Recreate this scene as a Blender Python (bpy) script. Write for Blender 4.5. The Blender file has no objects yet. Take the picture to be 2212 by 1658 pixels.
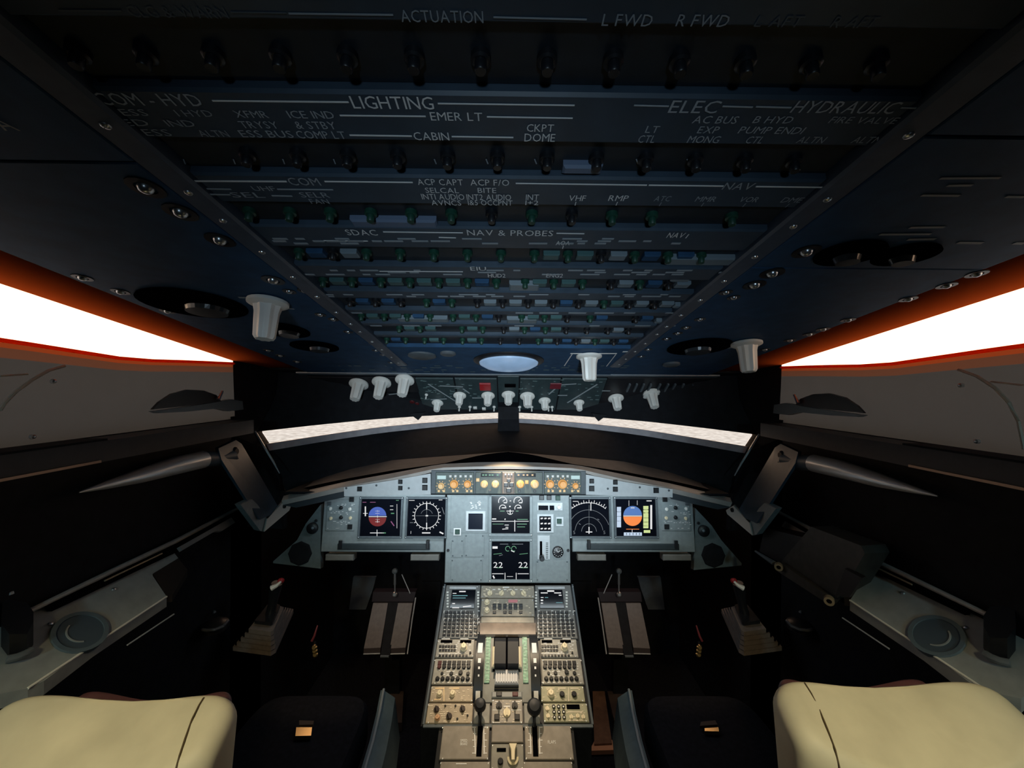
import bpy, bmesh, math, random
from mathutils import Vector, Matrix
random.seed(11)
sc = bpy.context.scene
COL = sc.collection
PI = math.pi

# ------------------------------------------------------------------ camera
ZC = 1.75                       # camera height above the cockpit floor
F = 850.0                       # focal length in pixels of the 2212 x 1658 frame
CAM = Vector((0, 0, ZC))
ROT = Matrix.Rotation(-7 / F, 3, 'Z') @ Matrix.Rotation(PI / 2, 3, 'X') @ Matrix.Rotation(math.radians(0.4), 3, 'Z')
cd = bpy.data.cameras.new('camera'); cam = bpy.data.objects.new('camera', cd); COL.objects.link(cam)
cd.sensor_width = 36; cd.lens = F / 2212 * 36; cd.clip_start = 0.02; cd.clip_end = 2000
cam.matrix_world = Matrix.Translation(CAM) @ ROT.to_4x4()
sc.camera = cam

# ------------------------------------------------------------------ sky, lights, exposure
SKY = (3.8, 2.4, 1.6)
w = bpy.data.worlds.new('world'); sc.world = w; w.use_nodes = True
w.node_tree.nodes['Background'].inputs[0].default_value = (1.0, SKY[1] / SKY[0], SKY[2] / SKY[0], 1)
w.node_tree.nodes['Background'].inputs[1].default_value = SKY[0]

def lamp(name, kind, loc, aim, power, col, **kw):
    d = bpy.data.lights.new(name, kind); o = bpy.data.objects.new(name, d); COL.objects.link(o)
    d.energy = power; d.color = col
    for k, v in kw.items(): setattr(d, k, v)
    o.location = loc
    o.rotation_euler = (Vector(aim) - Vector(loc)).to_track_quat('-Z', 'Y').to_euler()
    return o
for s in (-1, 1):      # warm cabin lamps on the rear ceiling, over the backs of the seats
    lamp('rear_cabin_lamp_light', 'SPOT', (s * 0.80, -0.10, ZC + 0.20), (s * 0.64, 0.74, ZC - 0.64), 30, (1, .79, .42),
         spot_size=math.radians(50), spot_blend=1.0, shadow_soft_size=0.05)
    lamp('rear_cool_fill', 'SPOT', (s * 0.95, -0.80, ZC + 0.15), (s * 0.95, 0.75, ZC - 0.62), 14, (.42, .82, .92),
         spot_size=math.radians(60), spot_blend=0.9, shadow_soft_size=0.05)  # cool fill pair added for the outer seat backs
lamp('rear_fill_light', 'SPOT', (0, -1.10, ZC - 0.28), (0, 1.75, ZC - 0.33), 175, (.78, .92, 1.0),
     spot_size=math.radians(36), spot_blend=1.0, shadow_soft_size=0.06)  # fill light added behind the camera for the panels
lamp('rear_fill_wide', 'SPOT', (0, -1.10, ZC - 0.28), (0, 1.75, ZC - 0.10), 52, (.60, .82, 1.0),
     spot_size=math.radians(46), spot_blend=1.0, shadow_soft_size=0.06)  # wider cool fill, added to lift the overhead
lamp('glareshield_flood_light', 'AREA', (0, 1.615, ZC - 0.455), (0, 1.70, ZC - 0.62), 1.4, (.80, .93, 1.0),
     shape='RECTANGLE', size=1.35, size_y=0.015)
lamp('pedestal_flood_light', 'SPOT', (0, 1.50, ZC + 0.05), (0, 1.42, ZC - 1.0), 44, (1, .78, .52),
     spot_size=math.radians(40), spot_blend=0.9, shadow_soft_size=0.03)
for x in (-.75, -.37, .37, .75):     # small lamps under the instrument panel, over the pedals
    lamp('foot_lamp_light', 'SPOT', (x, 1.70, ZC - .80), (x * .4 + math.copysign(.36, x), 2.10, ZC - 1.42), 1.6, (1, .88, .80), spot_size=math.radians(75), spot_blend=.8, shadow_soft_size=.02)
sc.view_settings.view_transform = 'Standard'; sc.view_settings.look = 'None'
sc.view_settings.exposure = 0; sc.view_settings.gamma = 1; sc.view_settings.use_curve_mapping = False

# ------------------------------------------------------------------ pixel -> place
def ray(px, py): return ROT @ Vector(((px - 1106) / F, -(py - 829) / F, -1))
def P(px, py, Y): d = ray(px, py); return CAM + d * (Y / d.y)
def PXp(px, py, X): d = ray(px, py); return CAM + d * (X / d.x)
def PZ(px, py, zr): d = ray(px, py); return CAM + d * (zr / d.z)
def mir(p, s): return Vector((p[0] * (1 if s < 0 else -1), p[1], p[2]))     # left-hand point -> side s

class Fr:
    """A flat face: origin, right, up and towards-the-viewer axes."""
    def __init__(f, o, U, V):
        f.o = Vector(o); f.U = Vector(U).normalized(); f.V = Vector(V).normalized(); f.N = f.U.cross(f.V)
    def pt(f, u, v, n=0): return f.o + f.U * u + f.V * v + f.N * n
    def px(f, x, y, n=0):
        d = ray(x, y); t = (f.o + f.N * n - CAM).dot(f.N) / d.dot(f.N); q = CAM + d * t - f.o
        return q.dot(f.U), q.dot(f.V)
    def mat(f, u, v, n=0, rot=0, s=(1, 1, 1)):
        R = Matrix((f.U, f.V, f.N)).transposed() @ Matrix.Rotation(rot, 3, 'Z') @ Matrix.Diagonal(s)
        return Matrix.Translation(f.pt(u, v, n)) @ R.to_4x4()
    def sub(f, u, v, n=0): return Fr(f.pt(u, v, n), f.U, f.V)
WORLD = Fr((0, 0, 0), (1, 0, 0), (0, 1, 0))

# ------------------------------------------------------------------ materials
MATS = {}
def mat(name, col, rough=.5, metal=0, noise=0, scale=40, bump=0, emit=None, es=0, spec=.5, fine=None):
    if name in MATS: return MATS[name]
    m = bpy.data.materials.new(name); m.use_nodes = True; MATS[name] = m
    nt = m.node_tree; b = nt.nodes['Principled BSDF']
    b.inputs['Base Color'].default_value = (*col, 1); b.inputs['Roughness'].default_value = rough
    b.inputs['Metallic'].default_value = metal; b.inputs['Specular IOR Level'].default_value = spec
    if noise or bump:
        tc = nt.nodes.new('ShaderNodeTexCoord'); n = nt.nodes.new('ShaderNodeTexNoise')
        n.inputs['Scale'].default_value = scale; n.inputs['Detail'].default_value = 5
        nt.links.new(tc.outputs['Object'], n.inputs['Vector'])
        if noise:
            r = nt.nodes.new('ShaderNodeMapRange'); r.inputs[1].default_value = .3; r.inputs[2].default_value = .7
            mx = nt.nodes.new('ShaderNodeMix'); mx.data_type = 'RGBA'
            mx.inputs[6].default_value = (*[c * (1 - noise) for c in col], 1); mx.inputs[7].default_value = (*[min(1, c * (1 + noise)) for c in col], 1)
            nt.links.new(n.outputs['Fac'], r.inputs[0]); nt.links.new(r.outputs[0], mx.inputs[0]); nt.links.new(mx.outputs[2], b.inputs['Base Color'])
        if bump:
            bp = nt.nodes.new('ShaderNodeBump'); bp.inputs['Strength'].default_value = bump; bp.inputs['Distance'].default_value = .004
            nt.links.new(n.outputs['Fac'], bp.inputs['Height']); nt.links.new(bp.outputs[0], b.inputs['Normal'])
    if emit:
        b.inputs['Emission Color'].default_value = (*emit, 1); b.inputs['Emission Strength'].default_value = es
    return m
NAVY = mat('navy_ceiling_paint', (.022, .070, .150), .65, noise=.18, scale=25, spec=.25)
NAVY2 = mat('navy_label_strip', (.040, .062, .09), .42, noise=.12, scale=30)
NAVYD = mat('dark_breaker_strip', (.012, .018, .026), .5, noise=.2, scale=50)
RAIL = mat('slate_rail_paint', (.065, .085, .12), .4, noise=.15, scale=40)
BLACK = mat('matt_black', (.008, .009, .012), .75, noise=.3, scale=30, spec=.2)
BLACKS = mat('satin_black', (.010, .011, .014), .38, noise=.2, scale=60)
GROOVE = mat('groove_black', (.002, .002, .003), .9, spec=0)
GREY = mat('panel_grey', (.26, .30, .31), .5, noise=.10, scale=60)
GREYD = mat('panel_grey_dark', (.09, .11, .125), .5, noise=.12, scale=60)
GREYL = mat('glareshield_light_grey', (.60, .64, .66), .5, noise=.06, scale=50)
PED = mat('pedestal_grey', (.27, .265, .24), .5, noise=.14, scale=60)
PEDP = mat('pedestal_plate_grey', (.33, .315, .28), .5, noise=.14, scale=60)
PEDW = mat('pedestal_warm_plate', (.40, .33, .24), .5, noise=.14, scale=60)
WHITEK = mat('white_knob', (.82, .82, .78), .4)
CREAM = mat('cream_knob', (.85, .74, .52), .4)
WHITEP = mat('white_print', (.85, .85, .85), .6)
METAL = mat('bare_metal', (.62, .64, .66), .28, metal=.9)
SILVER = mat('silver_paint', (.50, .52, .54), .3, metal=.3, noise=.1, scale=80)
BRASS = mat('brass', (.75, .55, .25), .25, metal=.9)
GREENC = mat('green_collar', (.008, .052, .034), .45)
TEALC = mat('teal_tab', (.055, .12, .125), .4)
GREYT = mat('grey_tab', (.17, .215, .25), .4)
SCREEN = mat('dark_screen', (.004, .005, .009), .12, spec=.35)
REDM = mat('red_plastic', (.35, .015, .02), .4)
REDD = mat('dark_red_plastic', (.07, .006, .008), .45)
REDL = mat('red_lamp', (.28, .015, .02), .4, emit=(1, .05, .05), es=.03)
LEATHER = mat('cream_leather', (.70, .66, .50), .55, noise=.10, scale=12, bump=.12)
LEATHERD = mat('dark_plum_leather', (.10, .045, .06), .5, noise=.2, scale=14)
SEATB = mat('black_seat_fabric', (.013, .013, .018), .85, noise=.3, scale=60, spec=.2)
SEATSIDE = mat('seat_side_grey', (.15, .20, .22), .45, noise=.1, scale=40)
STITCH = mat('seam_thread', (.10, .07, .035), .7)
PEDAL = mat('pedal_grey_brown', (.105, .088, .088), .5, noise=.15, scale=60)
BOOT = mat('rubber_boot', (.15, .125, .115), .6, noise=.15, scale=60)
BROWN = mat('brown_box', (.045, .04, .036), .5, noise=.25, scale=40)
TRACK = mat('brown_track', (.16, .08, .045), .5, noise=.2, scale=40)
CONS = mat('ledge_grey', (.33, .37, .38), .5, noise=.12, scale=30)
LENS = mat('lamp_lens', (.30, .42, .58), .25, noise=.12, scale=18, emit=(.35, .55, .85), es=.32)
COMPOSITE = mat('footwell_plate', (.13, .16, .20), .5, noise=.1)
def em(name, col, s): return mat('glow_' + name, (.01, .01, .01), .4, emit=col, es=s)
E_W = em('white', (1, 1, 1), .75); E_G = em('green', (.25, .85, .40), .35); E_C = em('cyan', (.35, .85, .95), .35)
E_B = em('blue', (.10, .20, .85), .55); E_BR = em('bright_blue', (.12, .28, .75), .65); E_R = em('dark_red', (.40, .02, .02), .40)
E_O = em('orange', (1, .26, .05), .95); E_Y = em('yellow_green', (.80, .95, .40), .75); E_D = em('dim_grey', (.45, .5, .55), .3)
E_AMB = em('amber', (1, .62, .25), .85); E_M = em('magenta', (.7, .2, .5), .35); E_PINK = em('pink', (.9, .25, .3), .4)
E_LB = em('pale_blue', (.65, .80, 1), .8)

def glass_mat():
    m = bpy.data.materials.new('window_glass'); m.use_nodes = True; nt = m.node_tree; nt.nodes.clear()
    o = nt.nodes.new('ShaderNodeOutputMaterial'); mx = nt.nodes.new('ShaderNodeMixShader'); t = nt.nodes.new('ShaderNodeBsdfTransparent')
    g = nt.nodes.new('ShaderNodeBsdfGlossy'); g.inputs['Roughness'].default_value = .02; t.inputs[0].default_value = (.94, .96, .95, 1)
    lw = nt.nodes.new('ShaderNodeLayerWeight'); pw = nt.nodes.new('ShaderNodeMath'); pw.operation = 'POWER'; pw.inputs[1].default_value = 5
    ma = nt.nodes.new('ShaderNodeMath'); ma.operation = 'MULTIPLY_ADD'; ma.inputs[1].default_value = .6; ma.inputs[2].default_value = .03
    nt.links.new(lw.outputs['Facing'], pw.inputs[0]); nt.links.new(pw.outputs[0], ma.inputs[0])
    nt.links.new(ma.outputs[0], mx.inputs[0]); nt.links.new(t.outputs[0], mx.inputs[1]); nt.links.new(g.outputs[0], mx.inputs[2]); nt.links.new(mx.outputs[0], o.inputs[0])
    return m
GLASS = glass_mat()
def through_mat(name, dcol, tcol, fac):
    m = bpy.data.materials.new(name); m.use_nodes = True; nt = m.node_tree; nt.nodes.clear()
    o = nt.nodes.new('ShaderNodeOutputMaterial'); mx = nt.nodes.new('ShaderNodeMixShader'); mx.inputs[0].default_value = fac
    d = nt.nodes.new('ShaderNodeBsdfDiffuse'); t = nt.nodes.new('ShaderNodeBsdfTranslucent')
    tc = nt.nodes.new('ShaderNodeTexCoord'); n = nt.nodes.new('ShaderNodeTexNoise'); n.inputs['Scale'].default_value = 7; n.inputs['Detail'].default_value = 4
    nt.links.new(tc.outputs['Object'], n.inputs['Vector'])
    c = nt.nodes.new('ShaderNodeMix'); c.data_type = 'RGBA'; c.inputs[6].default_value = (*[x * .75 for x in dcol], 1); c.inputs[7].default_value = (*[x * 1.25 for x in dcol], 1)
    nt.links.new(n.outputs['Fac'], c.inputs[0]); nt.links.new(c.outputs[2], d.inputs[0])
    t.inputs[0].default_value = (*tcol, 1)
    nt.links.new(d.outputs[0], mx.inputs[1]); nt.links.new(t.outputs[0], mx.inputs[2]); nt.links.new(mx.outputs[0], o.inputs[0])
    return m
GLOW_STRIP = through_mat('amber_glow_strip', (.03, .022, .02), (1, .19, .04), .9)  # translucent amber imitating the orange glow around the side windows
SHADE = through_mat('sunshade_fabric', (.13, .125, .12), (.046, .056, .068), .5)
GLOW_LOW = through_mat('blind_glow_lower', (.06, .05, .045), (.11, .055, .04), .5)  # glow fading below the window gap, put into the band colour
GLOW_TOP = through_mat('blind_glow_upper', (.05, .04, .03), (.26, .055, .018), .5)  # orange glow next to the gap, put into the band colour

# ------------------------------------------------------------------ mesh building
ORG = {}
class MB:
    def __init__(b): b.v = []; b.f = []
    def add(b, vs, fs):
        k = len(b.v); b.v += [Vector(p) for p in vs]; b.f += [tuple(i + k for i in f) for f in fs]; return b
    def box(b, fr, u0, u1, v0, v1, n0, n1, t=0):
        q = [(u0, v0, n0), (u1, v0, n0), (u1, v1, n0), (u0, v1, n0), (u0 + t, v0 + t, n1), (u1 - t, v0 + t, n1), (u1 - t, v1 - t, n1), (u0 + t, v1 - t, n1)]
        return b.add([fr.pt(*p) for p in q], [(3, 2, 1, 0), (4, 5, 6, 7), (0, 1, 5, 4), (1, 2, 6, 5), (2, 3, 7, 6), (3, 0, 4, 7)])
    def slab(b, fr, u0, u1, v0, v1, n0, n1, t):      # plate with a chamfered edge
        q = []
        for (e, n) in ((0, n0), (0, n1 - t), (t, n1)):
            q += [(u0 + e, v0 + e, n), (u1 - e, v0 + e, n), (u1 - e, v1 - e, n), (u0 + e, v1 - e, n)]
        fs = [(3, 2, 1, 0), (8, 9, 10, 11)]
        for r in (0, 4):
            fs += [(r + i, r + (i + 1) % 4, r + 4 + (i + 1) % 4, r + 4 + i) for i in range(4)]
        return b.add([fr.pt(*p) for p in q], fs)
    def poly(b, fr, pts, n0, n1, t=0):
        k = len(pts); c = (sum(p[0] for p in pts) / k, sum(p[1] for p in pts) / k)
        def ins(p):
            d = math.hypot(p[0] - c[0], p[1] - c[1]) or 1
            return (p[0] - (p[0] - c[0]) / d * t, p[1] - (p[1] - c[1]) / d * t)
        vs = [fr.pt(p[0], p[1], n0) for p in pts] + [fr.pt(*ins(p), n1) for p in pts]
        return b.add(vs, [tuple(range(k - 1, -1, -1)), tuple(range(k, 2 * k))] + [(i, (i + 1) % k, k + (i + 1) % k, k + i) for i in range(k)])
    def pxpoly(b, fr, pts, n0, n1, t=0): return b.poly(fr, [fr.px(*p) for p in pts], n0, n1, t)
    def prism3(b, pts, off):
        k = len(pts); off = Vector(off); vs = [Vector(p) for p in pts] + [Vector(p) + off for p in pts]
        return b.add(vs, [tuple(range(k - 1, -1, -1)), tuple(range(k, 2 * k))] + [(i, (i + 1) % k, k + (i + 1) % k, k + i) for i in range(k)])
    def lathe(b, fr, u, v, prof, seg=16, flute=0, nfl=8, cap=True):
        vs = []; fs = []
        for (r, n) in prof:
            for i in range(seg):
                a = 2 * PI * i / seg; rr = r * (1 + flute * math.cos(nfl * a))
                vs.append(fr.pt(u + rr * math.cos(a), v + rr * math.sin(a), n))
        for j in range(len(prof) - 1):
            fs += [(j * seg + i, j * seg + (i + 1) % seg, (j + 1) * seg + (i + 1) % seg, (j + 1) * seg + i) for i in range(seg)]
        if cap: fs += [tuple(range(seg - 1, -1, -1)), tuple(range((len(prof) - 1) * seg, len(prof) * seg))]
        return b.add(vs, fs)
    def ring(b, fr, u, v, r0, r1, n0, n1, a0=0, a1=2 * PI, seg=24, sy=1):
        full = abs(a1 - a0 - 2 * PI) < 1e-6; m = seg if full else seg + 1; vs = []; fs = []
        for i in range(m):
            a = a0 + (a1 - a0) * i / seg; c, s_ = math.cos(a), math.sin(a) * sy
            vs += [fr.pt(u + r0 * c, v + r0 * s_, n0), fr.pt(u + r1 * c, v + r1 * s_, n0), fr.pt(u + r1 * c, v + r1 * s_, n1), fr.pt(u + r0 * c, v + r0 * s_, n1)]
        for i in range(seg):
            p, q = 4 * i, 4 * ((i + 1) % m)
            fs += [(p + k, p + (k + 1) % 4, q + (k + 1) % 4, q + k) for k in range(4)]
        if not full: fs += [(0, 1, 2, 3), (4 * seg + 3, 4 * seg + 2, 4 * seg + 1, 4 * seg)]
        return b.add(vs, fs)
    def tube(b, pts, r, seg=8):
        pts = [Vector(p) for p in pts]; rs = r if isinstance(r, (list, tuple)) else [r] * len(pts); vs = []; fs = []
        for i, p in enumerate(pts):
            d = (pts[min(i + 1, len(pts) - 1)] - pts[max(i - 1, 0)]).normalized()
            h = Vector((0, 0, 1)) if abs(d.z) < .9 else Vector((1, 0, 0)); x = d.cross(h).normalized(); y = x.cross(d)
            vs += [p + (x * math.cos(2 * PI * k / seg) + y * math.sin(2 * PI * k / seg)) * rs[i] for k in range(seg)]
        for i in range(len(pts) - 1):
            fs += [(i * seg + k, i * seg + (k + 1) % seg, (i + 1) * seg + (k + 1) % seg, (i + 1) * seg + k) for k in range(seg)]
        fs += [tuple(range(seg - 1, -1, -1)), tuple(range((len(pts) - 1) * seg, len(pts) * seg))]
        return b.add(vs, fs)
    def loft(b, rows, closed=False, th=None):
        """rows of equal length -> sheet; th gives it thickness along a vector."""
        m = len(rows[0]); n = len(rows); vs = [Vector(p) for r in rows for p in r]; fs = []
        e = m if closed else m - 1
        for j in range(n - 1):
            fs += [(j * m + i, j * m + (i + 1) % m, (j + 1) * m + (i + 1) % m, (j + 1) * m + i) for i in range(e)]
        if th:
            th = Vector(th); k = len(vs); vs = vs + [p + th for p in vs]; fs = fs + [tuple(i + k for i in reversed(f)) for f in fs]
            bd = [(i, i + 1) for i in range(m - 1)] + [((n - 1) * m + i + 1, (n - 1) * m + i) for i in range(m - 1)]
            bd += [((j + 1) * m, j * m) for j in range(n - 1)] + [(j * m + m - 1, (j + 1) * m + m - 1) for j in range(n - 1)]
            fs += [(x, y, y + k, x + k) for (x, y) in bd]
        return b.add(vs, fs)
    def line(b, fr, p, q, wd, n0=.0004, n1=.0009):
        p = Vector(p); q = Vector(q); d = (q - p).normalized(); x = Vector((-d.y, d.x)) * wd / 2
        return b.poly(fr, [p - x, q - x, q + x, p + x], n0, n1)
    def pxline(b, fr, x0, y0, x1, y1, wd=2.0, n=.0009):
        p = fr.px(x0, y0); q = fr.px(x1, y1); e = fr.px(x0, y0 + 1)
        k = math.hypot(e[0] - p[0], e[1] - p[1]) if abs(x1 - x0) > abs(y1 - y0) else abs(fr.px(x0 + 1, y0)[0] - p[0])
        return b.line(fr, p, q, wd * k, n - .0005, n)
    def mesh(b, name, m, smooth=False):
        me = bpy.data.meshes.new(name); me.from_pydata([tuple(p) for p in b.v], [], b.f)
        bm = bmesh.new(); bm.from_mesh(me); bmesh.ops.recalc_face_normals(bm, faces=bm.faces)
        if smooth:
            for f in bm.faces: f.smooth = True
            for e in bm.edges:
                if len(e.link_faces) == 2 and e.calc_face_angle(0) > .6: e.smooth = False
        bm.to_mesh(me); bm.free(); me.materials.append(m); return me
    def build(b, name, m, parent=None, smooth=False, kind=None):
        if parent is None:
            lo = [min(p[i] for p in b.v) for i in range(3)]; hi = [max(p[i] for p in b.v) for i in range(3)]
            org = Vector(((lo[0] + hi[0]) / 2, (lo[1] + hi[1]) / 2, lo[2]))
        else: org = ORG[parent.name]
        b.v = [p - org for p in b.v]
        o = bpy.data.objects.new(name, b.mesh(name, m, smooth)); COL.objects.link(o)
        if parent is None: o.location = org
        else: o.parent = parent
        ORG[o.name] = org
        if kind: o['kind'] = kind
        return o
def tag(o, label, cat, group=None):
    o['label'] = label; o['category'] = cat
    if group: o['group'] = group
    return o
def thing(name, label, cat, loc, group=None):
    o = bpy.data.objects.new(name, None); COL.objects.link(o); o.location = loc; o.empty_display_size = .05
    ORG[o.name] = Vector(loc); return tag(o, label, cat, group)
def struct(mb, name, m, smooth=False): return mb.build(name, m, None, smooth, 'structure')

# shared small pieces, unit size, standing on the face of their panel
PROTO = {}
def proto(kind, m, name):
    key = (kind, m.name)
    if key in PROTO: return PROTO[key]
    b = MB(); W = WORLD; sm = True
    if kind == 'fluted':      # T-shaped knob: wide flange and fluted grip (unit radius 1, length 3.0)
        b.lathe(W, 0, 0, [(1.2, 0), (1.45, .1), (1.45, .32), (1.1, .5)], 20)
        b.lathe(W, 0, 0, [(.95, .45), (.82, 1.0), (.72, 2.8), (.60, 3.0)], 40, .09, 8)
    elif kind == 'knob':      # cap knob with pointer ridge
        b.lathe(W, 0, 0, [(1, 0), (1, .25), (.8, .4), (.74, 1.15), (.62, 1.25)], 14)
        b.box(W, -.12, .12, 0, .72, 1.2, 1.45, .03)
    elif kind == 'pointer':   # selector with a bar grip
        b.lathe(W, 0, 0, [(1, 0), (1, .3), (.9, .4)], 14)
        b.box(W, -.3, .3, -.95, .95, .35, 1.2, .1)
    elif kind == 'round':
        b.lathe(W, 0, 0, [(1, 0), (1, .7), (.8, .95)], 10)
    elif kind == 'square':
        b.slab(W, -1, 1, -1, 1, 0, .6, .2); sm = False
    elif kind == 'key':
        b.slab(W, -1, 1, -.8, .8, 0, .7, .25); sm = False
    elif kind == 'screw':
        b.lathe(W, 0, 0, [(1, 0), (.9, .25), (.5, .45)], 10); b.box(W, -.7, .7, -.1, .1, .3, .5)
    elif kind == 'fastener':  # domed quarter-turn fastener in its dished cup
        b.lathe(W, 0, 0, [(1, 0), (.95, .35), (.7, .75), (.3, .95)], 12)
    elif kind == 'cup':
        b.ring(W, 0, 0, 1.0, 1.7, 0, .25, seg=14)
    elif kind == 'collar':
        b.lathe(W, 0, 0, [(1, 0), (1, .8), (.75, 1.0)], 12); b.lathe(W, 0, 0, [(.6, .9), (.6, 2.2), (.5, 2.35)], 12)
    elif kind == 'toggle':
        b.lathe(W, 0, 0, [(1, 0), (1, .4), (.5, .6)], 10); b.lathe(W, 0, 0, [(.3, .5), (.5, 2.2), (.4, 2.5)], 10)
    PROTO[key] = b.mesh(name, m, sm); return PROTO[key]
def inst(kind, m, name, fr, u, v, size, parent, n=0, rot=0, sx=1, sz=1):
    o = bpy.data.objects.new(name, proto(kind, m, name)); COL.objects.link(o); o.parent = parent
    M = fr.mat(u, v, n, rot, (size * sx, size, size * sz)); M.translation = M.translation - ORG[parent.name]
    o.matrix_local = M; ORG[o.name] = ORG[parent.name]; return o
def pinst(kind, m, name, fr, x, y, rpx, parent, n=0, rot=0, sx=1, sz=1):
    u, v = fr.px(x, y, n); k = abs(fr.px(x + 1, y, n)[0] - u)
    return inst(kind, m, name, fr, u, v, rpx * k, parent, n, rot, sx, sz)

# lettering from the built-in font
GL = {}
def glyphs():
    obs = {}
    for ch in 'ABCDEFGHIJKLMNOPQRSTUVWXYZ0123456789&/+-':
        c = bpy.data.curves.new('g', 'FONT'); c.body = ch; c.resolution_u = 2; c.fill_mode = 'FRONT'
        o = bpy.data.objects.new('g', c); COL.objects.link(o); obs[ch] = o
    bpy.context.view_layer.update(); dg = bpy.context.evaluated_depsgraph_get()
    for ch, o in obs.items():
        e = o.evaluated_get(dg); me = e.to_mesh(); vs = [(p.co.x, p.co.y) for p in me.vertices]; fs = [tuple(p.vertices) for p in me.polygons]
        x0 = min(p[0] for p in vs); x1 = max(p[0] for p in vs); GL[ch] = ([(p[0] - x0, p[1]) for p in vs], fs, x1 - x0); e.to_mesh_clear()
    for o in obs.values():
        c = o.data; bpy.data.objects.remove(o); bpy.data.curves.remove(c)
    h = max(p[1] for p in GL['H'][0])
    for ch in GL: vs, fs, wd = GL[ch]; GL[ch] = ([(x / h, y / h) for x, y in vs], fs, wd / h)
glyphs()
def text(mb, fr, s, u, v, h, w_=None, n=.0009):
    adv = []; x = 0
    for ch in s:
        if ch == ' ': x += .45; continue
        adv.append((ch, x)); x += GL[ch][2] + .16
    tot = max(x - .16, .1); k = (w_ / tot) if w_ else h
    for ch, a in adv:
        vs, fs, _ = GL[ch]
        mb.add([fr.pt(u - tot * k / 2 + (a + p[0]) * k, v - h / 2 + p[1] * h, n) for p in vs], fs)
def pxtext(mb, fr, s, x, y, h, w_=None, n=.0009):
    u, v = fr.px(x, y); hh = abs(fr.px(x, y - h / 2)[1] - fr.px(x, y + h / 2)[1]); k = abs(fr.px(x + 1, y)[0] - u)
    text(mb, fr, s, u, v, hh, w_ * k if w_ else None, n)
def ppx(mb, fr, x0, x1, y0, y1, n0, n1, t=.0):
    """chamfered plate over a pixel rectangle (corners taken at its middle so it stays square)"""
    xm, ym = (x0 + x1) / 2, (y0 + y1) / 2
    return mb.slab(fr, fr.px(x0, ym)[0], fr.px(x1, ym)[0], fr.px(xm, y1)[1], fr.px(xm, y0)[1], n0, n1, t)

# ================================================================== SETTING
ANG = math.atan(147 / F); H0 = .36
OH = Fr((0, 0, ZC + H0), (1, 0, 0), (0, -math.cos(ANG), math.sin(ANG)))          # underside of the ceiling
def zc(Y): return ZC + H0 - math.tan(ANG) * Y
def ohv(Y): return -Y / math.cos(ANG)
HW = 1.12                                                                        # half width of the cockpit

# outside: lit apron
APRON = mat('apron_concrete', (.20, .30, .44), .9, noise=.38, scale=1.6)
b = MB(); b.box(WORLD, -400, 400, -300, 600, -3.6, -3.5)
g = struct(b, 'apron_ground', APRON)

b = MB(); b.box(WORLD, -1.24, 1.24, -1.25, 2.6, -.05, 0); struct(b, 'floor', mat('dark_carpet', (.010, .010, .013), .95, noise=.4, scale=80, spec=.1))
b = MB(); b.box(OH, -.92, .92, ohv(1.97), 1.3, -.06, -.014); b.box(OH, -1.24, -.92, ohv(.45), 1.3, -.06, -.014); b.box(OH, .92, 1.24, ohv(.45), 1.3, -.06, -.014)
struct(b, 'ceiling', BLACK)
b = MB(); b.box(WORLD, -1.24, 1.24, -1.25, -1.2, 0, 2.6); struct(b, 'wall_back', mat('rear_wall_paint', (.05, .06, .07), .7, noise=.1))
wl = thing('wall_lamp', 'round added fill lamp on the rear bulkhead between the seats', 'lamp', (0, -1.2, ZC - .28))  # fixture added to go with the rear fill light
L = Fr((0, -1.2, ZC - .28), (-1, 0, 0), (0, 0, 1)); b = MB(); b.ring(L, 0, 0, .05, .065, 0, .05, seg=24); b.build('rim', BLACKS, wl, True); b = MB(); b.lathe(L, 0, 0, [(.05, .005), (.05, .02), (.03, .03)], 20); b.build('lens', mat('fill_lens', (.8, .85, .9), .3), wl, True)
b = MB(); b.box(WORLD, -1.24, 1.24, 2.55, 2.6, 0, ZC - .44); struct(b, 'wall_front', BLACK)
for s, side in ((-1, 'left'), (1, 'right')):
    b = MB(); x0, x1 = sorted((s * HW, s * 1.16))
    b.box(WORLD, x0, x1, -1.25, .45, 0, 2.5); b.box(WORLD, x0, x1, .45, 1.62, 0, ZC - .15); b.box(WORLD, x0, x1, 1.62, 2.6, 0, ZC - .46); b.box(WORLD, x0, x1, 1.62, 1.80, 0, ZC - .265); b.box(WORLD, x0, x1, 1.60, 1.72, 0, ZC - .14)
    struct(b, 'wall_' + side, BLACK)
    # unseen roof skin, added so the amber glow below it fades inward
    b = MB(); u0, u1 = sorted((s * .90, s * 1.22)); e0, e1 = sorted((s * .90, s * .92))
    b.box(OH, u0, u1, ohv(1.85), ohv(.45), -.08, -.065); b.box(OH, e0, e1, ohv(1.85), ohv(.45), -.08, 0)
    b.box(OH, u0, u1, ohv(1.85), ohv(1.76), -.08, 0); b.box(OH, u0, u1, ohv(.47), ohv(.45), -.08, 0)
    struct(b, 'trim_glow_baffle_' + side, BLACK)
    # amber strip added between ceiling and window to imitate orange glow
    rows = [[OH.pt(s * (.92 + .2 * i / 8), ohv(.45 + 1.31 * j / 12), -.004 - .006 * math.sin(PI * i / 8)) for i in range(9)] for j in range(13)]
    b = MB(); b.loft(rows); struct(b, 'trim_window_glow_' + side, GLOW_STRIP, True)

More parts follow.
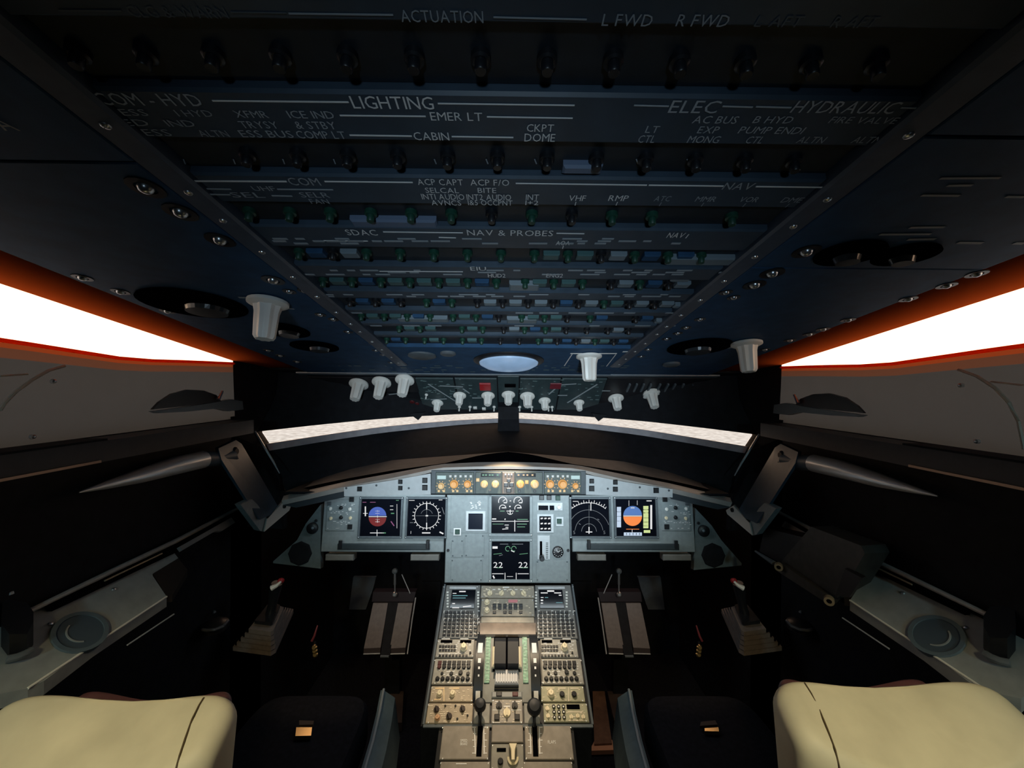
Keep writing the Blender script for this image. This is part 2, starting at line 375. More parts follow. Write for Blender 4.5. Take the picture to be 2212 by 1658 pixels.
# windscreen curves, left half from post to pillar, mirrored
def resample(pl, n):
    x0, x1 = pl[0][0], pl[-1][0]; out = []
    for i in range(n):
        x = x0 + (x1 - x0) * i / (n - 1)
        for p, q in zip(pl, pl[1:]):
            if p[0] - 1e-6 <= x <= q[0] + 1e-6:
                t = (x - p[0]) / (q[0] - p[0]); out.append(tuple(a + (c - a) * t for a, c in zip(p, q))); break
    return out
def half(pl, n=15): return [P(*p) for p in resample(pl, n)]
def full(pl, n=15):
    h = half(pl, n); return h + [mir(p, 1) for p in reversed(h)]
T_ = [(555, 932, 1.72), (680, 918, 1.86), (800, 906, 1.97), (900, 899, 2.05), (1000, 893.5, 2.12), (1099, 890, 2.15)]
EB = [(571, 959, 1.73), (695, 940, 1.88), (815, 922.5, 1.99), (915, 913, 2.07), (1005, 906, 2.13), (1099, 902.5, 2.16)]
E_ = [(582, 973, 1.73), (700, 953, 1.87), (820, 935, 1.98), (920, 924, 2.06), (1010, 915.5, 2.12), (1099, 911.5, 2.15)]
Tr, EBr, Er = half(T_), half(EB), half(E_)
for s, nm in ((-1, 1), (1, 2)):
    t = [mir(p + Vector((0, .02, .03)), s) for p in Tr]; e = [mir(p + Vector((0, .03, -.03)), s) for p in Er]
    b = MB(); b.loft([t, e], th=(0, .008, 0)); o = struct(b, 'window_%d' % nm, GLASS); o['label'] = 'front windscreen pane %s of the centre post' % ('left' if s < 0 else 'right')
    b = MB(); b.loft([[mir(p, s) for p in EBr], [mir(p, s) for p in Er]], th=(0, .012, 0)); struct(b, 'trim_%d' % nm, mat('windscreen_retainer', (.36, .35, .38), .5, noise=.15, scale=30), True)
    b = MB(); b.loft([[mir(p, s) for p in Er], [mir(Vector((p.x * 1.02, 2.6, ZC - .45)), s) for p in Er]], th=(0, 0, -.012)); struct(b, 'trim_cowl_%d' % nm, BLACK)
    # header above the glass
    top = [mir(Vector((p.x * 1.04, 1.80 + .15 * (i / 14), ZC + .12)), s) for i, p in enumerate(Tr)]
    b = MB(); b.loft([top, [mir(p, s) for p in Tr]], th=(0, .03, .012)); struct(b, 'trim_header_%d' % nm, BLACK, True)
    # pillar between the windscreen and the side window
    zs = [(.20, 1.60, 1.90), (0, 1.61, 1.80), (-.15, 1.62, None), (-.22, 1.62, None), (-.4, 1.66, 1.74), (-.62, 1.7, 1.80)]
    c1 = [Vector((-HW, y1, ZC + z)) for z, y1, _ in zs]
    c2 = [Vector((-1.06, 1.86, ZC + .20)), Tr[0] + Vector((.04, .04, .16)), Tr[0].copy(), Er[0].copy(), Vector((-1.0, 1.73, ZC - .42)), Vector((-.99, 1.75, ZC - .65))]
    b = MB(); b.loft([[mir(p, s) for p in c1], [mir(p, s) for p in c2]], th=(0, .03, 0)); struct(b, 'trim_pillar_%d' % nm, BLACK, True)
    # bright moulding down the outer edge of the glass
    b = MB(); q = [P(551, 931, 1.70), P(572, 967, 1.70), P(590, 996, 1.69), P(604, 1022, 1.68)]
    b.tube([mir(p, s) for p in q], [.004, .0045, .004, .002], 8); struct(b, 'trim_moulding_%d' % nm, SILVER, True)
    # little pointed tab hanging into the glass
    b = MB(); c = [(884, 893), (918, 890), (903, 907)]
    b.prism3([mir(P(x, y, 2.02), s) for x, y in c], (0, .012, 0)); o = tag(b.build('visor_clip', BLACK), 'small black pointed clip hanging at the top edge of the %s windscreen pane' % ('left' if s < 0 else 'right'), 'clip', 'windscreen clips')
# centre post
b = MB(); c = [P(1076, 868, 2.06), P(1121, 868, 2.06), P(1121, 905, 2.06), P(1124, 960, 1.99), P(1140, 992, 1.92), P(1058, 992, 1.92), P(1074, 960, 1.99), P(1076, 905, 2.06)]
b.prism3(c, (0, .05, 0)); struct(b, 'trim_centre_post', BLACK)

# glareshield: lip, groove, grey facet, black top
GA = [(612, 1090, 1.555), (745, 1060, 1.555), (850, 1040, 1.555), (935, 1019, 1.555), (950, 1015, 1.555), (1030, 1013, 1.555), (1099, 1012.5, 1.555)]
GB = [(612, 1072, 1.58), (745, 1043, 1.58), (850, 1025, 1.58), (935, 1009, 1.58), (950, 1006, 1.58), (1030, 1003, 1.58), (1099, 1002.5, 1.58)]
GB2 = [(612, 1070, 1.60), (745, 1040, 1.60), (850, 1021, 1.60), (935, 1005, 1.60), (950, 1002, 1.60), (1030, 998, 1.60), (1099, 997, 1.60)]
GC = [(618, 1062, 1.63), (700, 1043, 1.63), (760, 1031, 1.63), (850, 1015, 1.63), (960, 1000, 1.63), (1045, 981, 1.66), (1099, 975, 1.66)]
GD = [(618, 1060, 1.76), (700, 1030, 1.78), (760, 1012, 1.80), (850, 993, 1.81), (960, 985, 1.80), (1045, 979, 1.74), (1099, 974.5, 1.74)]
a_, b_, b2_, c_, d_ = [full(q, 22) for q in (GA, GB, GB2, GC, GD)]
e_ = full(E_, 22)
gl = thing('glareshield', 'long curved glareshield with pale padded lip below the windscreen', 'glareshield', (0, 1.6, ZC - .45))
m1 = [(p + q) / 2 + Vector((0, -.012, .004)) for p, q in zip(a_, b_)]
b = MB(); b.loft([a_, m1, b_, b2_]); b.build('padded_lip', mat('lip_padding', (.40, .37, .34), .38, noise=.1, scale=20), gl, True)
b = MB(); b.loft([b2_, c_]); b.build('groove', GROOVE, gl)
b = MB(); b.loft([c_, d_]); b.build('grey_facet', mat('facet_grey', (.10, .095, .095), .55, noise=.2, scale=25), gl, True)
b = MB(); b.loft([d_, [(p + q) / 2 + Vector((0, 0, -.01)) for p, q in zip(d_, e_)], e_]); b.build('anti_glare_top', BLACK, gl, True)
# underside and soffit
u1 = [Vector((p.x, 1.565, ZC - .442)) for p in a_]; u2 = [Vector((p.x, 1.80, ZC - .452)) for p in a_]
b = MB(); b.loft([u1, u2], th=(0, 0, .01)); b.build('underside', BLACK, gl)
# dark end pieces outside the light grey panels
for s in (-1, 1):
    b = MB(); c = [P(612, 1091, 1.556), P(742, 1061, 1.556), P(742, 1074, 1.556), P(640, 1096, 1.556)]
    b.prism3([mir(p, s) for p in c], (0, .05, 0)); b.build('end_piece', mat('end_slate', (.035, .045, .055), .5, noise=.1), gl)

# ================================================================== OVERHEAD
def oh_plate(mb, u0, u1, y0, y1, n0, n1, t=.002):     # y in photo rows at the centre line
    return mb.slab(OH, u0, u1, OH.px(1099, y1)[1], OH.px(1099, y0)[1], n0, n1, t)
cb = thing('circuit_breaker_panel', 'dark overhead circuit breaker panel with rows of white lettering', 'control panel', OH.pt(0, ohv(.9), 0))
LAB = [(-220, 45), (195, 302), (377, 438), (488, 533), (572, 598), (627, 643), (668, 677), (697, 703), (722, 727)]
BRK = [(45, 195), (302, 377), (438, 488), (533, 572), (598, 627), (643, 668), (677, 697), (703, 722), (727, 747)]
labs, brks = [], []
for i, (y0, y1) in enumerate(LAB):
    b = MB(); oh_plate(b, -.413, .413, y0, y1, -.012, .004, .003); labs.append(b.build('label_strip', NAVY2, cb))
for i, (y0, y1) in enumerate(BRK):
    b = MB(); oh_plate(b, -.413, .413, y0, y1, -.013, -.007, .001); brks.append(b.build('breaker_strip', NAVYD, cb))
for i, (y0, y1) in enumerate(BRK):
    ya = y0 + (y1 - y0) * (.60 if i < 3 else .5)
    u00, v0 = OH.px(1099, ya)
    for k in range(14):
        u = -.028 + .0615 * (k - 6) + (.012 if i % 2 else 0)
        if abs(u) > .40: continue
        if random.random() < .06: continue
        g = (i in (2, 4, 6, 7, 8) and k < 6) or random.random() < .45
        if i < 2: g = False
        inst('collar', GREENC if g else BLACKS, 'circuit_breaker', OH, u, v0, .0095, brks[i], n=-.007, sz=.8)
        if i >= 3 and random.random() < .75:
            bb = MB(); bb.slab(OH, u + .016, u + .046, v0 - .012, v0 + .008, -.008, .002, .002)  # tabs stand in for light reflected between the breakers
            bb.build('reflection_tab', (TEALC if g else GREYT) if random.random() < .7 else NAVY, brks[i])
for (x0, x1, y0, y1, i) in [(762, 945, 474, 493, 2), (1440, 1612, 556, 571, 3), (1215, 1300, 356, 374, 1), (860, 968, 686, 694, 6), (1100, 1165, 612, 626, 4), (1095, 1160, 688, 697, 6), (1450, 1490, 600, 607, 4), (1455, 1492, 658, 664, 5), (1415, 1450, 692, 697, 6)]:
    b = MB(); ppx(b, OH, x0, x1, y0, y1, -.007, .003, .003); b.build('wide_cover', GREYT if i > 2 else mat('slate_cover', (.12, .16, .24), .4), brks[i])
# lettering
def lettering(i, items, lines, m=WHITEP, n=.005):
    for it in items: b = MB(); pxtext(b, OH, *it, n=n); b.build('lettering', m, labs[i])
    for (x0, y0, x1, y1, wd) in lines: b = MB(); b.pxline(OH, x0, y0, x1, y1, wd, n); b.build('bracket_line', m, labs[i])
DIM = mat('grey_print', (.34, .38, .42), .6)
lettering(0, [('ACTUATION', 955, 25, 26, 178), ('L FWD', 1355, 33, 26, 108), ('R FWD', 1518, 34, 26, 112)], [(625, 19, 850, 22, 3), (1066, 27, 1267, 32, 3)], DIM)
lettering(0, [('L AFT', 1682, 36, 24, 100), ('R AFT', 1845, 38, 24, 95), ('CLG & WARN', 385, 16, 24, 210)], [(130, 12, 265, 13, 2), (500, 16, 620, 18, 2)], mat('faint_print', (.10, .12, .14), .6))
lettering(1, [('LIGHTING', 848, 213, 27, 176), ('EMER LT', 986, 243, 18, 112), ('CABIN', 932, 286, 17, 76), ('CKPT', 1167, 268, 16, 58), ('DOME', 1166, 289, 17, 66)],
          [(460, 209, 754, 212, 2.5), (946, 215, 1241, 219, 2.5), (735, 241, 920, 243, 2.5), (1052, 244, 1237, 247, 2.5), (756, 284, 890, 286, 2.5), (976, 287, 1109, 289, 2.5)])
lettering(1, [('COM - HYD', 322, 206, 26, 220), ('ICE IND', 672, 239, 16, 98), ('& STBY', 682, 262, 16, 86), ('COMP LT', 694, 283, 16, 104), ('XFMR', 543, 238, 15, 70), ('TRYSY', 560, 261, 15, 80),
              ('ESS BUS', 576, 281, 15, 112), ('ELEC', 1500, 222, 27, 106), ('LT', 1409, 271, 15, 28), ('CTL', 1397, 292, 16, 36), ('AC BUS', 1545, 250, 16, 96), ('EXP', 1530, 272, 15, 44), ('MONG', 1520, 293, 15, 68),
              ('HYDRAULIC', 1826, 223, 26, 226), ('B HYD', 1670, 250, 15, 84), ('PUMP END1', 1666, 273, 15, 140), ('CTL', 1630, 294, 15, 36)],
          [(1369, 219, 1444, 221, 2.5), (1560, 221, 1625, 223, 2.5), (1632, 222, 1708, 224, 2.5)], mat('mid_print', (.42, .46, .50), .6))
lettering(1, [('ESS', 290, 234, 14, 55), ('1 HYD', 420, 236, 14, 76), ('IND', 390, 258, 14, 60), ('FEED', 270, 256, 14, 100), ('ALTN', 462, 280, 14, 62), ('ESS', 340, 278, 14, 56), ('FIRE VALVE', 1865, 251, 14, 146), ('ALTN', 1752, 294, 14, 58), ('ALTN', 1872, 294, 14, 60)],
          [(1945, 224, 2015, 226, 2)], DIM)
lettering(2, [('ACP CAPT', 951, 386, 13, 98), ('ACP F/O', 1058, 387, 13, 84), ('SELCAL', 955, 404, 11, 72), ('BITE', 1052, 404, 11, 40), ('INT1 AUDIO', 957, 418, 12, 92), ('INT2 AUDIO', 1056, 419, 12, 96),
              ('AVNCS', 964, 431, 11, 64), ('1&5 OCCPNT', 1059, 431, 11, 96), ('INT', 1150, 419, 12, 28), ('1+2', 1149, 431, 10, 28), ('VHF', 1247, 421, 12, 36), ('1', 1243, 433, 8), ('RMP', 1336, 421, 12, 42), ('1', 1332, 433, 8)],
          [(412, 384, 620, 385, 2.2), (702, 385, 892, 387, 2.2), (1114, 389, 1397, 393, 2.2), (1401, 393, 1562, 395, 2.2), (1632, 396, 1795, 398, 2)])
lettering(2, [('COM', 657, 385, 16, 66), ('NAV', 1595, 395, 15, 64), ('ATC', 1431, 422, 11, 34), ('1', 1426, 434, 8), ('MMR', 1525, 423, 11, 44), ('1', 1517, 435, 8), ('VOR', 1618, 424, 11, 40), ('1', 1607, 436, 8), ('DME', 1711, 425, 11, 44), ('1', 1700, 437, 8),
              ('UHF', 570, 400, 10, 48), ('SEL', 535, 414, 11, 70), ('SELR', 680, 414, 11, 62), ('FAN', 690, 428, 10, 40)], [(448, 401, 500, 402, 2), (600, 402, 720, 403, 2), (452, 413, 498, 414, 2), (588, 416, 632, 417, 2)], DIM)
lettering(3, [('SDAC', 781, 496, 12, 66), ('NAV & PROBES', 1102, 497, 12, 186), ('NAV', 1460, 502, 11, 36), ('1', 1484, 504, 9), ('AOA', 1216, 519, 9, 30), ('1', 1216, 528, 7)],
          [(828, 495, 1000, 497, 1.8), (1202, 498, 1262, 499, 1.8), (948, 507, 985, 508, 1.6), (700, 514, 795, 515, 1.4)])
def dashes(i, y, x0, x1, h, m=DIM, rows=1, dens=.6):
    b = MB(); random.seed(i * 17 + int(y))
    for r in range(rows):
        x = x0
        while x < x1:
            wd = random.uniform(14, 44)
            if random.random() < dens: b.pxline(OH, x, y + r * h * 1.7, x + wd, y + r * h * 1.7 + .2, h, .005)
            x += wd + random.uniform(5, 26)
    if b.v: b.build('fine_print', m, labs[i], kind='stuff')
dashes(3, 510, 590, 1480, 3.0, rows=3, dens=.5)
lettering(4, [('EIU', 1033, 571 + 4, 8, 34), ('HUD2', 1073, 590, 8, 38), ('ENG2', 1198, 590, 8, 36)], [(820, 581, 1000, 582, 1.3)])
dashes(4, 579, 660, 1560, 2.6, rows=3, dens=.5)
dashes(5, 632, 700, 1540, 2.2, rows=2, dens=.6); dashes(6, 672, 760, 1480, 2, rows=1); dashes(7, 700, 800, 1450, 1.6, rows=1, dens=.4)
b = MB()
for x in (395, 503, 610, 720, 938, 1050, 1155, 1375, 1485, 1595): b.pxline(OH, x, 352, x + 4, 362, 2.4, -.005)
for x in (738, 888, 1036, 1182, 1320): b.pxline(OH, x, 150, x + 6, 162, 3, -.005)
b.build('tick_mark', DIM, brks[1])
# side rails with screws
for s in (-1, 1):
    b = MB(); u0, u1 = sorted((s * .416, s * .458)); b.slab(OH, u0, u1, ohv(1.62), ohv(-.3), -.012, .010, .004); r = b.build('side_rail', RAIL, cb)
    b = MB(); u0, u1 = sorted((s * .459, s * .467)); b.box(OH, u0, u1, ohv(1.66), ohv(-.3), -.013, -.008); b.build('shadow_gap', GROOVE, cb)
    for Y in (.30, .43, .54, .605, .70, .80, .90, 1.0, 1.09, 1.16, 1.26, 1.36, 1.47, 1.56):
        inst('screw', METAL, 'screw', OH, s * .437, ohv(Y), .0052, r, n=.010, rot=random.random() * 3)
# ceiling plates either side, with fasteners, recessed lights and selector knobs
def fasteners(parent, pts, r=.011):
    for (x, y) in pts:
        u, v = OH.px(x, y, .003); inst('cup', BLACKS, 'fastener_cup', OH, u, v, r, parent, n=.001); inst('fastener', METAL, 'fastener', OH, u, v, r * .8, parent, n=.001)
def oval(parent, x, y, wpx, hpx, name='reading_light'):
    u, v = OH.px(x, y, .002); a = abs(OH.px(x + wpx / 2, y)[0] - OH.px(x, y)[0]); c = abs(OH.px(x, y - hpx / 2)[1] - OH.px(x, y + hpx / 2)[1]) / 2
    b = MB(); pts = [(u + a * math.cos(t * PI / 14), v + c * math.sin(t * PI / 14)) for t in range(28)]
    b.poly(OH, pts, -.010, .006, -.004); o = b.build(name, GROOVE, parent)
    b = MB(); b.poly(OH, [(u + (p[0] - u) * .45 + a * .1, v + (p[1] - v) * .45 - c * .3) for p in pts], .004, .016, .004); b.build('glass_insert', mat('smoked_glass', (.05, .06, .07), .15), o)
for s, side in ((-1, 'left'), (1, 'right')):
    cp = thing('ceiling_panel', 'navy ceiling panel on the %s with fasteners and white selector knob' % side, 'ceiling panel', OH.pt(s * .7, ohv(1.0), 0), 'ceiling panels beside the breaker panel')
    cuts = [-.6, .495, 1.80] if s < 0 else [-.6, .44, .755, 1.80]
    for y0, y1 in zip(cuts, cuts[1:]):
        b = MB(); u0, u1 = sorted((s * .468, s * .918)); b.slab(OH, u0, u1, ohv(y1) + .0015, ohv(y0) - .0015, -.012, .002, .0015); b.build('plate', NAVY, cp)
    if s < 0:
        fasteners(cp, [(315, 405), (390, 458), (475, 518), (590, 605)], .013)
        fasteners(cp, [(625, 630), (657, 628), (692, 680), (720, 690), (752, 717), (806, 742), (822, 752), (812, 757), (828, 766), (845, 783)], .0085)
        fasteners(cp, [(178, 600), (260, 630), (362, 672), (580, 757), (606, 768), (642, 781)], .010)
        oval(cp, 420, 655, 195, 60); oval(cp, 612, 712, 98, 30); oval(cp, 680, 747, 92, 22); K = (580, 648, 22)
    else:
        fasteners(cp, [(1742, 543), (1668, 590), (1630, 615)], .013)
        fasteners(cp, [(1568, 632), (1585, 643), (1512, 690), (1482, 708), (1464, 720), (1440, 732), (1400, 755), (1385, 770)], .0085)
        fasteners(cp, [(2110, 592), (2045, 617), (1962, 646), (1832, 691), (1778, 711), (1748, 722), (1706, 735), (1652, 755)], .010)
        oval(cp, 1510, 748, 125, 34); oval(cp, 1835, 545, 130, 50); oval(cp, 1955, 548, 120, 44); K = (1612, 738, 17)
    x, y, r = K
    pinst('fluted', WHITEK, 'selector_knob', OH, x, y, r * 1.25, cp, n=.002, sz=1.05)
    b = MB()
    if s < 0:
        b.pxline(OH, 516, 640, 545, 641, 2.2, .003); b.pxline(OH, 608, 663, 636, 665, 2.2, .003)
        text(b, OH, 'A', *OH.px(6, 268, .003), .018, n=.003)
    else:
        b.pxline(OH, 1570, 750, 1592, 747, 2.2, .003)
        for (x0, x1, y_) in ((1990, 2072, 418), (2172, 2212, 421), (2068, 2122, 521), (2190, 2212, 522)): b.pxline(OH, x0, y_, x1, y_ + .6, 3, .003)
        for (x0, x1, y_) in ((2030, 2160, 381), (2045, 2100, 397), (1965, 2040, 488), (1900, 2010, 503), (1960, 2020, 514)): b.pxline(OH, x0, y_, x1, y_ - 1, 3, .003)
    b.build('label_marks', DIM, cp)
# front plate of the ceiling: dome lamp, covers, rotary knob
fp = thing('dome_light_panel', 'dark ceiling strip ahead of the breaker rows carrying the dome lamp', 'ceiling panel', OH.pt(0, ohv(1.6), 0))
b = MB(); b.slab(OH, -.467, .467, ohv(1.80), OH.px(1099, 748)[1], -.012, .004, .002); b.build('plate', NAVY, fp)
b = MB(); b.box(OH, -.97, .97, ohv(1.835), ohv(1.80), -.012, .006); b.build('edge_strip', mat('edge_silver', (.30, .34, .38), .35, metal=.3), fp)
u, v = OH.px(1099, 776)
b = MB(); b.lathe(OH, u, v, [(.137, 0), (.137, .008), (.118, .014)], 40); b.build('lamp_ring', BLACKS, fp, True)
b = MB(); b.lathe(OH, u, v, [(.116, .010), (.112, .020), (.09, .032), (.05, .040), (.01, .042)], 40); b.build('lamp_lens', LENS, fp, True)
pinst('fluted', WHITEK, 'rotary_knob', OH, 1272, 766, 19, fp, n=.004, sz=1.0)
b = MB()
for q in ((1219, 787, 1236, 761), (1232, 760, 1332, 760), (1330, 762, 1310, 788), (1345, 756, 1375, 756)): b.pxline(OH, *q, 2, .006)
b.build('label_marks', WHITEP, fp)
for (x, y, a) in ((912, 764, 30), (968, 759, 17), (1450, 783, 18)):
    u, v = OH.px(x, y); b = MB(); k = abs(OH.px(x + a, y)[0] - u); b.lathe(OH, u, v, [(k, .003), (k, .010), (k * .8, .014)], 20); b.build('speaker_button', GREYD, fp, True)
b = MB(); random.seed(5)
for k in range(60):
    x = random.uniform(730, 1360); y = random.choice((787, 791, 796, 800)); b.pxline(OH, x, y, x + random.uniform(3, 14), y, 1.6, .006)
b.build('fine_print', mat('teal_print', (.09, .14, .16), .6), fp, kind='stuff')

# forward overhead panel
q0, q1 = P(1099, 812, 1.83), P(1099, 888, 2.085)
FO = Fr(q0, (1, 0, 0), q0 - q1)
fo = thing('forward_overhead_panel', 'steep overhead switch panel with white knobs above the windscreen', 'control panel', q1)
DGREEN = mat('dark_teal_panel', (.030, .050, .055), .45, noise=.15, scale=50)
b = MB(); b.slab(FO, -.98, .98, FO.px(1099, 890)[1], 0, -.03, -.006, .002); b.build('backing', BLACK, fo)
pl = []
for (x0, x1, y0, y1, m) in [(905, 985, 817, 884, DGREEN), (988, 1074, 817, 884, DGREEN), (1122, 1205, 817, 884, DGREEN), (1208, 1300, 817, 884, DGREEN), (660, 902, 815, 846, BLACKS), (1303, 1545, 815, 872, BLACKS), (1076, 1120, 812, 868, DGREEN)]:
    b = MB(); ppx(b, FO, x0, x1, y0, y1, -.006, .002, .002); pl.append(b.build('panel_section', m, fo))
for (x, y, r) in [(776, 828, 14), (825, 824, 14), (875, 819, 14), (945, 869, 8.5), (993, 853, 9.5), (1054, 853, 10), (1098, 851, 10), (1139, 854, 11), (1176, 864, 9), (1250, 868, 8), (1330, 858, 11.5), (1407, 847, 12.5)]:
    pinst('fluted', WHITEK, 'rotary_knob', FO, x, y, r, fo, n=.002, sz=.85 if r < 12 else 1.0)
pinst('fluted', WHITEK, 'rotary_knob', FO, 1407, 853, 12, fo, n=.012, sz=.6)
for (x, y) in [(992, 878), (1015, 878), (1067, 878), (1122, 878), (1148, 878), (1184, 878), (1192, 878), (921, 852)]:
    pinst('toggle', WHITEK, 'toggle_switch', FO, x, y, 3.5, fo, n=.002, sz=1.3)
for (x, y) in [(1026, 880), (1045, 882)]: pinst('square', WHITEK, 'push_button', FO, x, y, 4, fo, n=.002)
b = MB(); ppx(b, FO, 1036, 1060, 826, 841, .002, .008, .002); b.build('fire_light', REDL, fo)
b = MB(); ppx(b, FO, 1188, 1212, 826, 838, .002, .006, .002); b.build('fire_light', mat('dark_red_cover', (.16, .02, .03), .4), fo)
b = MB(); ppx(b, FO, 1090, 1114, 828, 834, .002, .008, .002); b.build('compass_lock', GROOVE, fo)
for q in ((925, 828, 985, 866), (950, 832, 1000, 834), (1000, 838, 1014, 848), (1225, 868, 1290, 828), (1185, 850, 1210, 828), (1205, 852, 1225, 852), (840, 851, 868, 848), (1300, 842, 1318, 842), (930, 862, 965, 860), (1020, 858, 1040, 858), (1200, 830, 1245, 827), (1392, 881, 1440, 876)): b = MB(); b.pxline(FO, *q, 1.8, .004); b.build('flow_line', mat('pale_line_print', (.30, .34, .36), .6), fo)
b = MB(); random.seed(9)
for k in range(110):
    x = random.uniform(905, 1295); y = random.uniform(818, 862)
    if 1034 < x < 1062 or 1074 < x < 1120: continue
    b.pxline(FO, x, y, x + random.uniform(2, 9), y, 1.2, .003)
b.build('fine_print', mat('teal_print2', (.15, .22, .22), .6), fo, kind='stuff')
for k, x in enumerate((1355, 1370, 1385, 1400, 1420, 1437, 1452, 1470, 1490)):
    b = MB(); ppx(b, FO, x, x + 4, 826, 842, .002, .012, .001); b.build('guard_fin', GREYD, fo)
for (x, y) in ((890, 868), (868, 869), (900, 872)): pinst('screw', REDD if x > 880 else WHITEK, 'push_button', FO, x, y, 6, fo, n=.002)
b = MB(); u, v = FO.px(1562, 857); b.ring(FO, u, v, .030, .036, .004, .012, seg=20, sy=1.2); tag(b.build('cable_loop', mat('loop_grey', (.10, .11, .12), .5)), 'thin dark grey loop at the right end of the forward overhead panel', 'loop')

# ================================================================== GLARESHIELD CONTROLS
t_ = math.radians(5)
FC = Fr(P(1099, 1042, 1.548), (1, 0, 0), (0, math.sin(t_), math.cos(t_)))
fc = thing('autopilot_control_unit', 'wide control unit with amber-lit knobs at the middle of the glareshield', 'control unit', FC.pt(0, -.05, 0))
FCUM = mat('control_unit_grey', (.10, .13, .12), .5, noise=.15, scale=70)
b = MB(); ppx(b, FC, 931, 1266, 1016, 1067, -.06, 0, .002); b.build('housing', GREYD, fc)
fx = []
for (x0, x1) in ((941, 1024), (1027, 1083), (1085, 1111), (1113, 1172), (1175, 1255)):
    b = MB(); ppx(b, FC, x0, x1, 1019, 1066, 0, .004, .002); fx.append(b.build('face_plate', FCUM if x0 != 1085 else mat('centre_plate', (.25, .20, .17), .5), fc))
AMB = mat('amber_lit_knob', (.72, .40, .14), .45, emit=(1, .42, .10), es=.35)
AMB2 = mat('cream_lit_knob', (.72, .52, .28), .45, emit=(1, .62, .25), es=.30)
for (x, y, r, m, k) in [(981, 1045, 9, AMB, 0), (1010, 1045, 8, AMB, 0), (953, 1049, 7, AMB2, 0), (1046, 1045, 8, AMB2, 1), (1070, 1045, 8, AMB2, 1), (1124, 1045, 8.5, AMB, 3), (1155, 1045, 9, AMB2, 3), (1188, 1045, 9, AMB, 4), (1215, 1045, 10, AMB, 4), (1243, 1049, 6.5, AMB, 4)]:
    pinst('knob', m, 'knob', FC, x, y, r, fx[k], n=.004)
    u, v = FC.px(x, y); rr = abs(FC.px(x + r + 3, y)[0] - u)
    b = MB()
    for a in range(10):
        if k in (0, 4):
            c, s_ = math.cos(a * PI / 5), math.sin(a * PI / 5); b.line(FC, (u + c * rr * .9, v + s_ * rr * .9), (u + c * rr * 1.12, v + s_ * rr * 1.12), .0022, .0042, .0050)
    if b.v: b.build('dial_marks', E_AMB, fx[k])
for k, xs in ((0, (973, 984, 995, 1006, 1017)), (4, (1183, 1194, 1205, 1216, 1226))):
    for x in xs: pinst('square', WHITEK, 'mode_button', FC, x, 1028, 2.6, fx[k], n=.004)
for k, xs in ((0, (948, 959, 979, 988, 1009, 1018)), (1, (1058,)), (3, (1122, 1155)), (4, (1185, 1194, 1210, 1219, 1236, 1249))):
    for x in xs: pinst('square', AMB2 if k in (0, 4) else BLACKS, 'push_button', FC, x, 1060, 2.4, fx[k], n=.004)
for k, x0, x1, y0, y1 in ((0, 945, 964, 1026, 1034), (4, 1233, 1252, 1026, 1034)):
    b = MB(); ppx(b, FC, x0, x1, y0, y1, .004, .008, .001); b.build('pressure_window', mat('pale_window', (.55, .68, .66), .4, emit=(.7, 1, .95), es=.15), fx[k])
for k, x0, x1 in ((1, 1039, 1081), (3, 1115, 1157)):
    b = MB(); ppx(b, FC, x0, x1, 1021, 1029, .004, .0055, .0005); w_ = b.build('display_window', SCREEN, fx[k])
    b = MB(); x = x0 + 3
    while x < x1 - 3: b.pxline(FC, x, 1025, x + 4, 1025, 3, .0065); x += random.choice((6, 8, 11))
    b.build('digits', E_AMB if k == 3 else E_G, w_)
for (x, y) in ((1099, 1024), (1092, 1024), (1105, 1024)): pinst('square', E_W, 'status_light', FC, x, y, 1.8, fx[2], n=.004)
for (x, y, r) in ((1099, 1037, 4), (1093, 1046, 4.5), (1105, 1046, 4.5), (1099, 1058, 5)): pinst('square', BLACKS, 'push_button', FC, x, y, r, fx[2], n=.004)
pinst('square', AMB2, 'push_button', FC, 1032, 1036, 3.5, fx[1], n=.004); pinst('square', AMB, 'push_button', FC, 1138, 1041, 3.5, fx[3], n=.004)
# light grey warning panels either side
for s in (-1, 1):
    wp = thing('warning_panel', 'light grey tapering panel with black square buttons %s of the amber-lit control unit' % ('left' if s < 0 else 'right'), 'control panel', (s * .45, 1.56, ZC - .44), 'light grey glareshield panels')
    c = [(743, 1052), (850, 1036), (931, 1022), (931, 1067.5), (743, 1071)] if s < 0 else [(1453, 1056), (1350, 1040), (1265, 1024), (1265, 1068), (1453, 1074)]
    b = MB(); b.pxpoly(FC, c, -.05, .002, .001); b.build('face', GREYL, wp)
    bt = [(777, 1055.5, 5), (865, 1040, 4.6), (865, 1053.5, 4.6), (918, 1037, 5.4), (918, 1052.5, 5.6)] if s < 0 else [(1417, 1058.5, 5.6), (1329, 1041, 4.8), (1329, 1056, 5.2), (1278, 1038.5, 4.8), (1278, 1054.5, 5.6)]
    for (x, y, r) in bt: pinst('square', BLACKS, 'push_button', FC, x, y, r, wp, n=.002)
    for (x, y) in (((748, 1054), (813, 1048), (883, 1054)) if s < 0 else ((1445, 1059), (1382, 1052), (1313, 1055))): pinst('screw', GREYD, 'screw', FC, x, y, 2.4, wp, n=.002)

